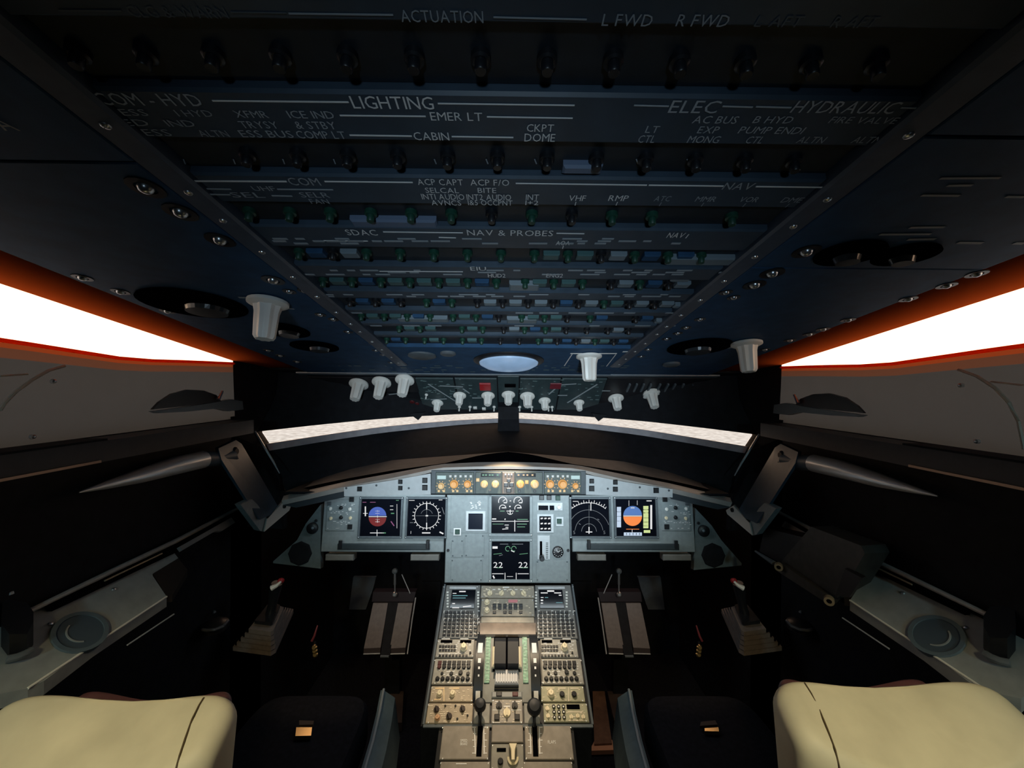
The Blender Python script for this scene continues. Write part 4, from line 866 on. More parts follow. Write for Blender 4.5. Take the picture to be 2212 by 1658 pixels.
b = MB(); ppx(b, PD, 1039, 1154, 1333, 1346, -.004, .004, .002); b.build('blank_plate', mat('taupe_plate', (.30, .27, .22)), pd)
rows = []
for j in range(7):
    t = j / 6; y = 1346 + 28 * t; n = .004 + .012 * math.sin(t * PI / 2); v = PD.px(1099, y)[1]; x0, x1 = PD.px(1037, y)[0], PD.px(1157, y)[0]
    rows.append([PD.pt(x0 + (x1 - x0) * i / 10, v, n) for i in range(11)])
b = MB(); b.loft(rows, th=(0, 0, -.01)); b.build('quadrant_apron', mat('quadrant_brown', (.23, .18, .145), .45, noise=.2, scale=30), pd, True)
# throttle quadrant
qd = MB(); ppx(qd, PD, 1028, 1164, 1374, 1518, -.004, .003, .002); qd = qd.build('throttle_quadrant', mat('quadrant_grey', (.16, .17, .16), .45, noise=.15, scale=50), pd)
psub(qd, 1066, 1122, 1375, 1450, GROOVE, 'lever_well')
SCALEM = mat('green_scale', (.16, .34, .24), .45, noise=.5, scale=90)
for x in (1053, 1134): psub(qd, x - 5, x + 6, 1376, 1475, SCALEM, 'thrust_scale', .003)
b = MB()
for x in (1053, 1134):
    for k in range(13): b.pxline(PDn, x - 3, 1380 + k * 7.4, x + (3 if k % 3 else 5), 1380 + k * 7.4, 1.3, .0042)
b.build('scale_marks', mat('pale_green_print', (.55, .75, .62), .6), qd)
LEV = mat('lever_black', (.008, .010, .015), .55)
for x in (1081, 1108):
    u, v0 = PD.px(x, 1400); v1 = PD.px(x, 1446)[1]; k = abs(PD.px(x + 11.5, 1420)[0] - u)
    b = MB(); b.add([PD.pt(u + q * k, v, n) for q in (-1, 1) for (v, n) in ((v0 + .03, .004), (v0 + .02, .035), (v0, .05), (v1, .045), (v1 - .004, .004))], [(0, 1, 2, 3, 4), (9, 8, 7, 6, 5)] + [(i, (i + 1) % 5, 5 + (i + 1) % 5, 5 + i) for i in range(5)])
    b.build('thrust_lever', LEV, pd)
    b = MB(); b.pxline(PDn, x - 11, 1383, x + 11, 1383, 1.6, .004); b.build('lever_gate_edge', SILVER, qd)
for x in (1067, 1122): b = MB(); ppx(b, PDn, x - 4, x + 4, 1400, 1444, 0, .02, .006); b.build('lever_guard', CREAM, qd)
b = MB(); ppx(b, PDn, 1069, 1120, 1448, 1480, 0, .012, .004); rb = b.build('ribbed_cover', mat('pale_cover', (.42, .43, .46), .4), qd)
for k in range(9):
    b = MB(); ppx(b, PDn, 1071 + k * 5.3, 1074 + k * 5.3, 1452, 1476, .012, .0145, .0008); b.build('rib', mat('pale_rib', (.62, .63, .66), .4), rb)
for y in (1484, 1490): b = MB(); ppx(b, PDn, 1068, 1120, y - 1.5, y + 1.5, 0, .008, .002); b.build('brush_seal', BLACKS, qd)
b = MB(); ppx(b, PDn, 1062, 1128, 1494, 1508, 0, .006, .003); rr = b.build('rear_cover', mat('cover_grey', (.24, .25, .25), .45), qd)
for x in (1078, 1113): pinst('square', BLACKS if x < 1100 else REDD, 'fault_light', PDn, x, 1499, 4, rr, n=.006, sx=1.5)
# pitch trim wheels, standing half out of the pedestal
for s in (-1, 1):
    xa = 1036.5 if s < 0 else 1154.5
    uc = PD.px(xa, 1440)[0]; va, vb = PD.px(xa, 1366)[1], PD.px(xa, 1520)[1]; ch = (va - vb) / 2; ht = .045; Rr = (ch * ch + ht * ht) / (2 * ht); vc = (va + vb) / 2
    WF = Fr(PD.pt(uc, vc, ht - Rr), PD.V, PD.N)                      # wheel turns in the plane of V and N
    hw = .0155
    A = math.asin(ch / Rr) + .05
    b = MB(); b.ring(WF, 0, 0, Rr - .03, Rr, -hw, hw, PI / 2 - A, PI / 2 + A, 40); tw = b.build('trim_wheel', BLACKS, pd, True)
    for (yy, hh, ww) in ((1411, 24, .55), (1440, 10, .34), (1455, 5, .2), (1506, 16, .5), (1470, 4, .16)):
        a0 = math.asin(max(-1, min(1, (PD.px(xa, yy - hh / 2)[1] - vc) / Rr))); a1 = math.asin(max(-1, min(1, (PD.px(xa, yy + hh / 2)[1] - vc) / Rr)))
        b = MB(); b.ring(WF, 0, 0, Rr - .002, Rr + .0012, -hw * ww, hw * ww, PI / 2 - a0, PI / 2 - a1, 8); b.build('white_mark', WHITEP, tw)
# engine start panel and levers
o = plate(1062, 1129, 1510, 1563, mat('start_plate', (.32, .29, .26), .5, noise=.12), 'engine_start_panel'); clutter(o, 1062, 1129, 1510, 1563, 30, mat('cream_print', (.85, .74, .58), .6))
for x in (1078, 1112): pinst('pointer', BLACKS, 'engine_master_switch', PDn, x, 1524, 6.4, o, sz=1.5)
pinst('pointer', CREAM, 'mode_selector', PDn, 1095, 1539, 8, o)
for x in (1073.5, 1117): pinst('square', BLACKS, 'fault_button', PDn, x, 1549, 5.6, o)
print_(o, [(1070, 1515, 1076, 1515, 1.8), (1106, 1515, 1124, 1515, 1.8), (1064, 1533, 1084, 1533, 1.2), (1104, 1533, 1126, 1533, 1.2), (1088, 1525, 1102, 1525, 2), (1066, 1560, 1080, 1560, 1.2)])
for (x0, x1, nm) in ((1024, 1058, 'a'), (1132, 1166, 'b')): b = MB(); ppx(b, PD, x0, x1, 1519, 1563, -.004, .003, .002); b.build('lever_plate', PED, pd)
def lever(x, yh, wpx, y1, name, hh):
    u, vh = PD.px(x, yh); v1 = PD.px(x, y1)[1]; k = abs(PD.px(x + wpx / 2, yh)[0] - u)
    b = MB(); pts = [PD.pt(u, v1, .004), PD.pt(u, v1 + .03, .022), PD.pt(u, vh - .02, .040), PD.pt(u, vh, .046)]
    b.tube(pts, [.006, .0075, .008, .009], 10)
    L = Fr(PD.pt(u, vh, .03), PD.U, PD.V); hk = k * hh
    b.lathe(L, 0, 0, [(k * .72, 0), (k, .010), (k, .022), (k * .7, .032), (k * .2, .035)], 16)
    return b.build(name, LEV, pd, True)
lever(1038, 1536, 25, 1568, 'speed_brake_lever', 1); lever(1153, 1540, 31, 1570, 'flap_lever', 1)
for (x0, x1, tx, nm) in ((953, 1056, 1002, 0), (1134, 1236, 1192, 1)):
    o = plate(x0, x1, 1568, 1641, mat('aft_plate', (.27, .24, .205), .5, noise=.12, scale=50), 'lever_quadrant_plate')
    xs = 1036 if nm == 0 else 1156
    psub(o, xs - 5.5, xs + 5.5, 1567, 1633, GROOVE, 'lever_slot')
    it = [(xs - 11, 1572, xs - 9, 1628, 2), (xs + 9, 1572, xs + 10, 1628, 2)] + [(xs - 16 + 2 * (k % 2), 1570 + k * 14, xs - 8, 1570 + k * 14, 1.6) for k in range(5)] + [(xs + 8, 1570 + k * 14, xs + 16 - 2 * (k % 2), 1570 + k * 14, 1.6) for k in range(5)]
    print_(o, it)
    b = MB()
    if nm == 0: pxtext(b, PDn, 'SPEED', tx, 1599, 6, 15, .0008); pxtext(b, PDn, 'BRAKE', tx, 1606, 6, 15, .0008)
    else: pxtext(b, PDn, 'FLAPS', tx, 1602, 7, 17, .0008)
    b.build('lettering', WHITEP, o)
    o = plate(x0 - 4, x1 + 2, 1645, 1700, mat('aft_plate', (.27, .24, .205)), 'cover_plate')
    if nm == 0: print_(o, [(985, 1649, 1008, 1649, 2)])
b = MB(); ppx(b, PD, 1062, 1130, 1566, 1604, -.004, .004, .002); b.build('cover_plate', mat('centre_cover', (.23, .205, .18), .5, noise=.12), pd)
o = plate(1061, 1131, 1607, 1662, mat('brake_plate', (.24, .23, .20), .5, noise=.12), 'parking_brake_panel')
psub(o, 1073, 1093, 1615, 1623, GROOVE, 'pressure_window'); pinst('round', BLACKS, 'knob', PDn, 1081, 1645, 6, o, sz=1.2)
b = MB(); u, v = PDn.px(1108, 1632)
k = abs(PDn.px(1109, 1632)[0] - u); w1 = PDn.px(1108, 1610)[1] - v; w2 = PDn.px(1108, 1648)[1] - v
b.poly(PDn, [(u - 9 * k, v + w1), (u + 9 * k, v + w1), (u + 5 * k, v + w1 * .4), (u + 3.5 * k, v + w2), (u - 3.5 * k, v + w2), (u - 5 * k, v + w1 * .4)], .004, .024, .002); b.build('brake_handle', CREAM, o)
b = MB(); b.ring(PDn, u, v + w2 * .35, 8 * k, 12 * k, 0, .006, math.radians(170), math.radians(370), 20); b.build('handle_scale', mat('cream_scale', (.62, .55, .36), .5), o)
# dark flank edge beside the pedestal

# ================================================================== SIDE WINDOWS AND LEDGES
for s in (-1, 1):
    side = 'left' if s < 0 else 'right'; o_ = -s      # o_: sign that turns a left-hand X outwards
    X = s * HW
    def W(x, y, z): return Vector((s * abs(x), y, ZC + z))
    # pane
    b = MB(); x0, x1 = sorted((s * 1.20, s * 1.206)); b.box(WORLD, x0, x1, .40, 1.80, ZC - .2, ZC + .40); o = struct(b, 'window_%d' % (3 if s < 0 else 4), GLASS); o['label'] = '%s side window pane' % side
    # outer lower skin behind the blind
    b = MB(); x0, x1 = sorted((s * 1.165, s * 1.19)); b.box(WORLD, *sorted((s * HW, s * 1.19)), 1.74, 1.80, ZC - .3, ZC + .2); struct(b, 'trim_outer_skin_%s' % side, BLACK)
    # sun blind
    sh = thing('sun_blind', 'grey-brown sun blind pulled up over the %s side window below a bright gap' % side, 'blind', W(HW, 1.0, -.15), 'side window blinds')
    rows = []
    tops = [(.40, .122), (.86, .094), (1.18, .066), (1.40, .074), (1.68, .080)]
    for j in range(13):
        y = .40 + 1.27 * j / 12
        for p, q in zip(tops, tops[1:]):
            if p[0] - 1e-6 <= y <= q[0] + 1e-6: zt = p[1] + (q[1] - p[1]) * (y - p[0]) / (q[0] - p[0])
        rows.append([W(HW + .002 + .010 * math.sin(PI * i / 6), y, -.155 + (zt + .155) * i / 6) for i in range(7)])
    b = MB(); b.loft([r[:6] for r in rows]); b.build('fabric', SHADE, sh, True)
    b = MB(); b.loft([[r[5] + (r[6] - r[5]) * t for t in (0, .3, .55)] for r in rows]); b.build('lower_glow_band', GLOW_LOW, sh, True)
    b = MB(); b.loft([[r[5] + (r[6] - r[5]) * t for t in (.55, .8, 1)] for r in rows]); b.build('upper_glow_band', GLOW_TOP, sh, True)  # both bands added to imitate glow under the bright gap
    tp = [r[-1] for r in rows]; b = MB(); b.tube([p + Vector((-s * .002, 0, -.003)) for p in tp], .005, 8); b.build('top_hem_glow', GLOW_STRIP, sh, True)  # hem coloured as window glow
    SEAM = mat('blind_seam', (.50, .46, .38), .6)
    arc = [(0, 886), (12, 868), (35, 845), (70, 820), (105, 800), (140, 790)] if s < 0 else [(2070, 798), (2110, 812), (2150, 838), (2180, 870), (2200, 910), (2212, 970)]
    b = MB(); b.tube([PXp(x, y, s * (HW - .004)) for x, y in arc], .0035, 6); b.build('seam', SEAM, sh, True)
    arc = [(0, 812), (60, 808)] if s < 0 else [(2140, 824), (2212, 832)]
    b = MB(); b.tube([PXp(x, y, s * (HW - .004)) for x, y in arc], .0022, 6); b.build('seam', SEAM, sh, True)
    for (x, y) in (((68, 943), (113, 823)) if s < 0 else ((2113, 953), (2078, 832))):
        c = PXp(x, y, s * (HW - .003)); L = Fr(c, (0, -s, 0), (0, 0, 1)); b = MB(); b.lathe(L, 0, 0, [(.006, 0), (.005, .006), (.002, .008)], 10); b.build('snap_stud', METAL, sh)
    # sill
    b = MB(); b.box(WORLD, *sorted((s * 1.03, s * HW)), .3, 1.60, ZC - .205, ZC - .152); st = struct(b, 'trim_sill_%s' % side, mat('sill_brown_black', (.016, .012, .014), .5, noise=.2))
    b = MB(); b.box(WORLD, *sorted((s * 1.025, s * 1.03)), .3, 1.0, ZC - .205, ZC - .199); b.build('sill_highlight', mat('sill_highlight_orange', (.35, .22, .15), .35, metal=.5), st)  # orange highlight on the sill, put in as a coloured strip
    b = MB(); b.box(WORLD, *sorted((s * 1.03, s * 1.10)), .35, 1.02, ZC - .152, ZC - .147); b.build('sill_pad', BLACK, st)
    # half-round visor plate on its hinge arm beside the pillar
    vz = thing('side_visor', 'dark half-oval visor on a grey hinge arm at the %s window corner' % side, 'visor', PXp(430 if s < 0 else 1765, 888, s * 1.08), 'window corner visors')
    V = (lambda x, y, Xd: PXp(x, y, s * Xd)) if s < 0 else (lambda x, y, Xd: PXp(2196 - x, y + 8, s * Xd))
    c = [(330, 884), (345, 868), (372, 850), (405, 841), (440, 843), (468, 853), (478, 866), (440, 872), (390, 878)]
    b = MB(); b.prism3([V(x, y, 1.08) for x, y in c], (s * .008, 0, 0)); b.build('plate', mat('visor_black', (.010, .007, .008), .3), vz)
    c = [(334, 888), (400, 879), (470, 868), (500, 862), (524, 866), (526, 884), (495, 888), (470, 882), (400, 889), (345, 892)]
    b = MB(); b.prism3([V(x, y, 1.075) for x, y in c], (s * .02, 0, 0)); b.build('arm', mat('visor_arm', (.13, .17, .20), .35, metal=.2), vz)
    b = MB(); c0 = V(472, 862, 1.07); b.tube([c0, c0 + Vector((0, .02, .03))], [.006, .004], 8); b.build('hinge_pin', METAL, vz, True)
    # polished tapering bar below the sill
    hb = thing('grab_bar', 'polished tapering grab bar below the %s window sill' % side, 'grab bar', V(320, 1030, 1.075), 'window grab bars')
    b = MB(); q = [V(438, 992, 1.06), V(380, 1005, 1.062), (V(300, 1028, 1.066)), V(230, 1047, 1.07), V(170, 1063, 1.075)]; b.tube(q, [.030, .029, .021, .011, .002], 16); b.build('bar', mat('polished_bar', (.72, .75, .78), .3, metal=.5), hb, True)
    b = MB(); b.tube([V(438, 992, 1.06), V(475, 990, 1.055), V(500, 985, 1.05)], [.027, .027, .026], 14); b.build('socket', mat('bracket_slate', (.055, .085, .12), .45, noise=.1), hb, True)
    # bracket: slanted plate with a hooked foot
    bk = thing('mount_bracket', 'slate grey slanted bracket arm with a pale hooked foot by the %s pillar' % side, 'bracket', V(560, 1100, .98), 'pillar brackets')
    def seq(c, Xa): return [V(x, y, Xa + (.94 - Xa) * ((y - 950) / 190)) for x, y in c]
    c = [(472, 968), (510, 950), (522, 958), (600, 1092), (592, 1108), (562, 1122), (548, 1102), (478, 992)]
    b = MB(); b.prism3(seq(c, 1.05), (s * .02, .01, 0)); bp = b.build('arm_plate', mat('bracket_slate', (.075, .095, .12), .45), bk)
    c0, c1 = V(506, 975, 1.043), V(506, 975, 1.03); L = Fr(c0, (0, -s, 0), (0, 0, 1))
    b = MB(); b.lathe(L, 0, 0, [(.018, -.004), (.018, .004), (.012, .010)], 16); b.build('pivot_bolt', BLACKS, bp, True)
    for (x, y) in ((513, 990), (515, 1000), (549, 1025)): c0 = V(x, y, 1.03); L = Fr(c0, (0, -s, 0), (0, 0, 1)); b = MB(); b.lathe(L, 0, 0, [(.004, -.004), (.003, .004)], 8); b.build('screw', METAL, bp)
    FOOT = mat('foot_grey', (.24, .27, .28), .42, noise=.12)
    c = [(520, 1090), (545, 1078), (557, 1090), (578, 1122), (570, 1148), (562, 1146)]
    b = MB(); b.prism3([V(x, y, .965) for x, y in c], (s * .03, .01, 0)); b.build('foot', FOOT, bk)
    c = [(571, 1148), (577, 1121), (612, 1084), (628, 1094), (625, 1102)]
    b = MB(); b.prism3([V(x, y, .955) for x, y in c], (s * .02, .02, 0)); ft = b.build('foot_lip', mat('pale_lip', (.58, .56, .52), .4), bk)
    c0 = V(614, 1093, .953); L = Fr(c0, (0, -s, 0), (0, 0, 1)); b = MB(); b.ring(L, 0, 0, .004, .009, -.002, .004, seg=14); b.build('eyelet', BLACKS, ft)
    # ledge with rail, slot and round socket
    ld = thing('side_ledge', 'grey %s side ledge with a round recessed socket under the dark window wall' % side, 'ledge', W(1.02, .95, -.6), 'side ledges')
    def S(x, y): 
        v_ = V(x, y, HW); q = v_ - CAM; n = Vector((-s * .9, 0, 1)).normalized(); t = (W(HW, 1, -.545) - CAM).dot(n) / q.dot(n); return CAM + q * t
    c = [(45, 1332), (110, 1302), (335, 1205), (372, 1188), (385, 1205), (328, 1240), (360, 1288), (200, 1392), (95, 1470), (60, 1486), (-10, 1500), (-70, 1440), (-70, 1385)]
    b = MB(); b.prism3([S(x, y) for x, y in c], (0, 0, -.03)); tp_ = b.build('top_plate', CONS, ld)
    up = Vector((-s * .9, 0, 1)).normalized()
    c0 = S(172, 1366); L = Fr(c0 + up * .001, Vector((0, 1, 0)).cross(up), Vector((0, 1, 0))); 
    sk = mat('socket_slate', (.12, .17, .21), .4, noise=.1)
    b = MB(); b.ring(L, 0, 0, .045, .054, -.01, .005, seg=30); b.build('socket_rim', sk, tp_, True)
    b = MB(); b.lathe(L, 0, 0, [(.0455, .002), (.044, -.002), (.04, .0005), (.012, .0008)], 30); b.build('socket_bowl', mat('socket_bowl', (.075, .11, .145), .4), tp_, True)
    b = MB(); b.ring(L, 0, .004, .028, .031, 0, .004, math.radians(200), math.radians(330), 14); b.build('socket_lip', CONS, tp_, True)
    b = MB(); e0, e1 = S(360, 1288), S(60, 1486); b.tube([e0, (e0 + e1) / 2, e1], .0028, 8); b.build('edge_highlight', mat('edge_highlight', (.88, .88, .82), .25), ld, True)  # pale bead carries the bright highlight along the ledge edge
    b = MB(); b.tube([S(376, 1304) + Vector((0, 0, -.03)), S(275, 1368) + Vector((0, 0, -.03))], .002, 6); b.build('lower_bead', SILVER, ld, True)
    # rail
    def RR(x, y, d=0, z=0): return V(x, y, HW - .02 - d) + Vector((0, 0, z))
    b = MB(); b.tube([RR(528, 1090), RR(380, 1168), RR(240, 1234), RR(45, 1328)], [.006, .0075, .007, .0055], 10); b.build('rail', mat('rail_pale', (.36, .35, .34), .35, noise=.15), ld, True)
    b = MB(); b.prism3([RR(520, 1100, .004), RR(380, 1173, .004), RR(105, 1308, .004), RR(112, 1320, .004), RR(382, 1192, .004), RR(524, 1112, .004)], (s * .012, 0, 0)); b.build('slot', GROOVE, ld)
    b = MB(); b.tube([RR(350, 1195, .008), RR(226, 1254, .008)], [.0022, .0022], 6); b.tube([RR(440, 1139, .008), RR(382, 1171, .008)], [.0018, .0018], 6); b.build('slot_edge', mat('copper_edge', (.45, .33, .22), .35, metal=.3), ld, True)
    b = MB(); b.prism3([RR(388, 1180, .02), RR(500, 1117, .02), RR(508, 1128, .02), RR(480, 1146, .02), RR(466, 1146, .02), RR(394, 1188, .02)], (s * .01, 0, -.006)); b.build('latch_bar', mat('latch_grey', (.30, .32, .33), .45), ld)
    for (x, y) in ((245, 1273), (108, 1348)): L2 = S(x, y); b = MB(); b.lathe(Fr(L2 + up * .001, Vector((0, 1, 0)).cross(up), Vector((0, 1, 0))), 0, 0, [(.005, 0), (.004, .003), (.001, .004)], 10); b.build('screw', METAL, tp_)
    # wall below the ledge is the setting; dark pocket beside the plate
    b = MB(); b.prism3([S(330, 1238), S(385, 1205), S(405, 1230), S(372, 1285), S(360, 1286)], (0, 0, -.02)); b.build('pocket', mat('pocket_brown', (.02, .015, .012), .5), ld)
    # oxygen mask box and hose at the rear of the ledge
    mk = thing('mask_box', 'black mask stowage with a grey hose at the rear of the %s ledge' % side, 'mask box', S(45, 1440), 'mask boxes')
    c = [(5, 1345), (58, 1352), (72, 1372), (72, 1395), (58, 1422), (20, 1424), (2, 1400)]
    b = MB(); b.prism3([S(x, y) + Vector((0, 0, .004)) for x, y in c], (0, 0, .05)); mb_ = b.build('case', BLACKS, mk)
    b = MB(); b.tube([S(14, 1436) + Vector((0, 0, .012)), S(34, 1436) + Vector((0, 0, .016)), S(54, 1428) + Vector((0, 0, .016)), S(66, 1416) + Vector((0, 0, .012))], .008, 10); b.build('hose', mat('hose_grey', (.16, .19, .21), .5), mk, True)
    b = MB(); q = S(22, 1340) + Vector((0, 0, .06)); b.lathe(Fr(q, (1, 0, 0), (0, 1, 0)), 0, 0, [(.006, 0), (.005, .005), (.002, .007)], 10); b.build('stud', METAL, mk)

# document box with two ring sockets, right ledge only
def Q(x, y, Xd): return PXp(x, y, Xd)
db = thing('document_box', 'dark brown box with two brass rings hung on the right ledge', 'box', Q(1760, 1250, 1.0))
c = [(1752, 1137), (1860, 1178), (1868, 1195), (1812, 1290), (1790, 1296), (1700, 1240), (1688, 1212)]
b = MB(); b.prism3([Q(x, y, 1.0) for x, y in c], (.08, .01, 0)); b.build('lid', BROWN, db)
c = [(1652, 1140), (1735, 1160), (1712, 1212), (1700, 1224), (1640, 1190)]
b = MB(); b.prism3([Q(x, y, 1.01) for x, y in c], (.07, .01, 0)); b.build('front_pocket', mat('pocket_black', (.014, .010, .012), .5), db)
c = [(1825, 1228), (1862, 1248), (1834, 1290), (1805, 1285)]
b = MB(); b.prism3([Q(x, y, .985) for x, y in c], (.02, .01, 0)); b.build('flap', mat('pocket_black', (.014, .010, .012)), db)
c = [(1690, 1218), (1702, 1226), (1800, 1296), (1792, 1306), (1680, 1234)]
b = MB(); b.prism3([Q(x, y, .98) for x, y in c], (.03, .01, 0)); b.build('hinge_bar', BROWN, db)
for (x, y) in ((1682, 1224), (1791, 1297)):
    q = Q(x, y, .965); d = (CAM - q).normalized(); L = Fr(q, d.cross(Vector((0, 0, 1))) * -1, Vector((0, 0, 1)))
    b = MB(); b.ring(L, 0, 0, .007, .013, -.012, .006, seg=18); r_ = b.build('brass_ring', mat('aged_brass', (.55, .43, .28), .35, metal=.6), db, True)
    b = MB(); b.lathe(L, 0, 0, [(.0072, -.012), (.0072, .002), (.004, .003)], 14); b.build('ring_bore', GROOVE, r_)
b = MB(); b.tube([Q(1632, 1190, .98), Q(1672, 1216, .968)], [.004, .009], 8); b.build('strap_rod', GREYD, db, True)

# ================================================================== SEATS
for s in (-1, 1):
    side = 'left' if s < 0 else 'right'
    se = thing('pilot_chair', 'cream leather pilot seat on the %s with black cushion, seen from behind' % side, 'chair', (s * .72, .95, 0), 'pilot seats')
    cx = s * .752
    def ring_row(z0, sc_, a, dp, yc, n=48, dip=1.0):
        r = []
        for i in range(n):
            t = 2 * PI * i / n; c, s_ = math.cos(t), math.sin(t)
            ux = math.copysign(abs(c) ** .55, c) * sc_; uy = math.copysign(abs(s_) ** .6, s_) * sc_
            r.append(Vector((cx + ux * a, yc + uy * dp, z0 + dip * (.05 * ux * ux - .012 + .45 * uy * dp))))
        return r
    def slab_rows(ztop, a, dp, y0, lean, height, rt, dip=1.0):
        rows = []
        for k in range(8):
            f = PI / 2 * k / 7; rows.append(ring_row(ztop - rt * (1 - math.sin(f)), .35 + .65 * (1 - (1 - math.sin(f)) ** 2) ** .5 if k else .3, a, dp, y0, dip=dip))
        rows = []
        for k in range(9):
            f = PI / 2 * k / 8; sc_ = (1 - rt / a) + (rt / a) * math.sin(f); rows.append(ring_row(ztop - rt * (1 - math.cos(f)), sc_ if k else sc_ * .98, a, dp, y0, dip=dip))
        for k in range(1, 11):
            t = k / 10; rows.append(ring_row(ztop - rt - t * height, 1, a * (1 - .07 * t), dp, y0 + lean * t, dip=dip * (1 - t)))
        return rows
    zt = ZC - (.640 if s < 0 else .612)
    rows = slab_rows(zt - .018, .233, .075, .735, -.07, .60, .05)
    b = MB(); b.loft(rows, True); b.f.append(tuple(range(47, -1, -1))); k = len(rows) - 1; b.f.append(tuple(range(k * 48, k * 48 + 48)))
    b0 = b; bk = b.build('backrest', LEATHER, se, True)
    rows2 = slab_rows(zt - .058, .165, .035, .835, -.03, .55, .03)
    b = MB(); b.loft(rows2, True); b.f.append(tuple(range(47, -1, -1))); b.f.append(tuple(range(k * 48, k * 48 + 48))); b.build('front_cushion', LEATHERD, se, True)
    # seam down the back
    from mathutils.bvhtree import BVHTree
    tree = BVHTree.FromPolygons([p + ORG[se.name] for p in b0.v], b0.f)
    pts = []
    for (x, y) in ([(449, 1499), (440, 1506), (430, 1522), (415, 1552), (400, 1594), (388, 1630), (378, 1668)] if s < 0 else [(1724, 1462), (1738, 1474), (1752, 1496), (1770, 1532), (1788, 1575), (1804, 1618), (1816, 1668)]):
        d = ray(x, y).normalized(); h = tree.ray_cast(CAM, d)
        if h[0]: pts.append(h[0] - d * .0025)
    if len(pts) > 1: b = MB(); b.tube(pts, .0016, 6); b.build('seam', STITCH, bk, True)
    # cushion, side shroud, belt
    zp = ZC - 1.25
    b = MB(); rr = []
    for (z, g_) in ((zp - .12, 0), (zp - .03, 0), (zp - .008, .012), (zp, .035)):
        rr.append([Vector((cx + ux * (.225 - g_), 1.2 + uy * (.40 - g_), z)) for ux, uy in [(math.copysign(abs(math.cos(t)) ** .3, math.cos(t)), math.copysign(abs(math.sin(t)) ** .3, math.sin(t))) for t in [2 * PI * i / 40 for i in range(40)]]])
    b.loft(rr, True); b.f.append(tuple(range(39, -1, -1))); b.f.append(tuple(range(120, 160))); b.build('cushion', SEATB, se, True)
    xi = s * .455
    V = (lambda x, y, zr: PZ(x, y, zr)) if s < 0 else (lambda x, y, zr: Vector((-PZ(2198 - x + 0, y, zr).x, PZ(2198 - x, y, zr).y, PZ(2198 - x, y, zr).z)) if False else mir(PZ(x, y, zr), 1))
    r1 = [V(829, 1490, -1.22), V(820, 1540, -1.22), V(806, 1600, -1.22), V(788, 1662, -1.22), V(770, 1720, -1.22)]
    r2 = [p + Vector((-s * .045, 0, -.03 - .0 * i)) for i, p in enumerate(r1)]; r3 = [p + Vector((-s * .02, 0, -.16)) for p in r2]
    b = MB(); b.loft([r1, r2, r3], th=(s * .012, 0, 0)); b.build('side_shroud', SEATSIDE, se, True)
    b = MB(); b.tube([p + Vector((0, 0, .003)) for p in r1], .005, 8); b.build('shroud_piping', mat('piping_grey', (.42, .46, .48), .4), se, True)
    if s < 0: bc = [(640, 1570), (674, 1570), (672, 1588), (638, 1589)]
    else: bc = [(1522, 1572), (1552, 1570), (1553, 1579), (1522, 1578)]
    b = MB(); b.prism3([PZ(x, y, -1.232) for x, y in bc], (0, 0, -.014)); bu = b.build('belt_buckle', BRASS, se)
    bc = [(646, 1555), (678, 1556), (676, 1564), (646, 1565)] if s < 0 else [(1514, 1558), (1545, 1555), (1550, 1564), (1512, 1567)]
    b = MB(); b.prism3([PZ(x, y, -1.228) for x, y in bc], (0, 0, -.010)); b.build('belt_webbing', mat('belt_brown', (.09, .06, .045), .7), se)
    b = MB(); b.box(WORLD, *sorted((cx - .18, cx + .18)), .9, 1.5, .03, zp - .12); b.box(WORLD, *sorted((cx - .20, cx + .20)), .85, 1.6, 0, .03); b.build('base', BLACKS, se)

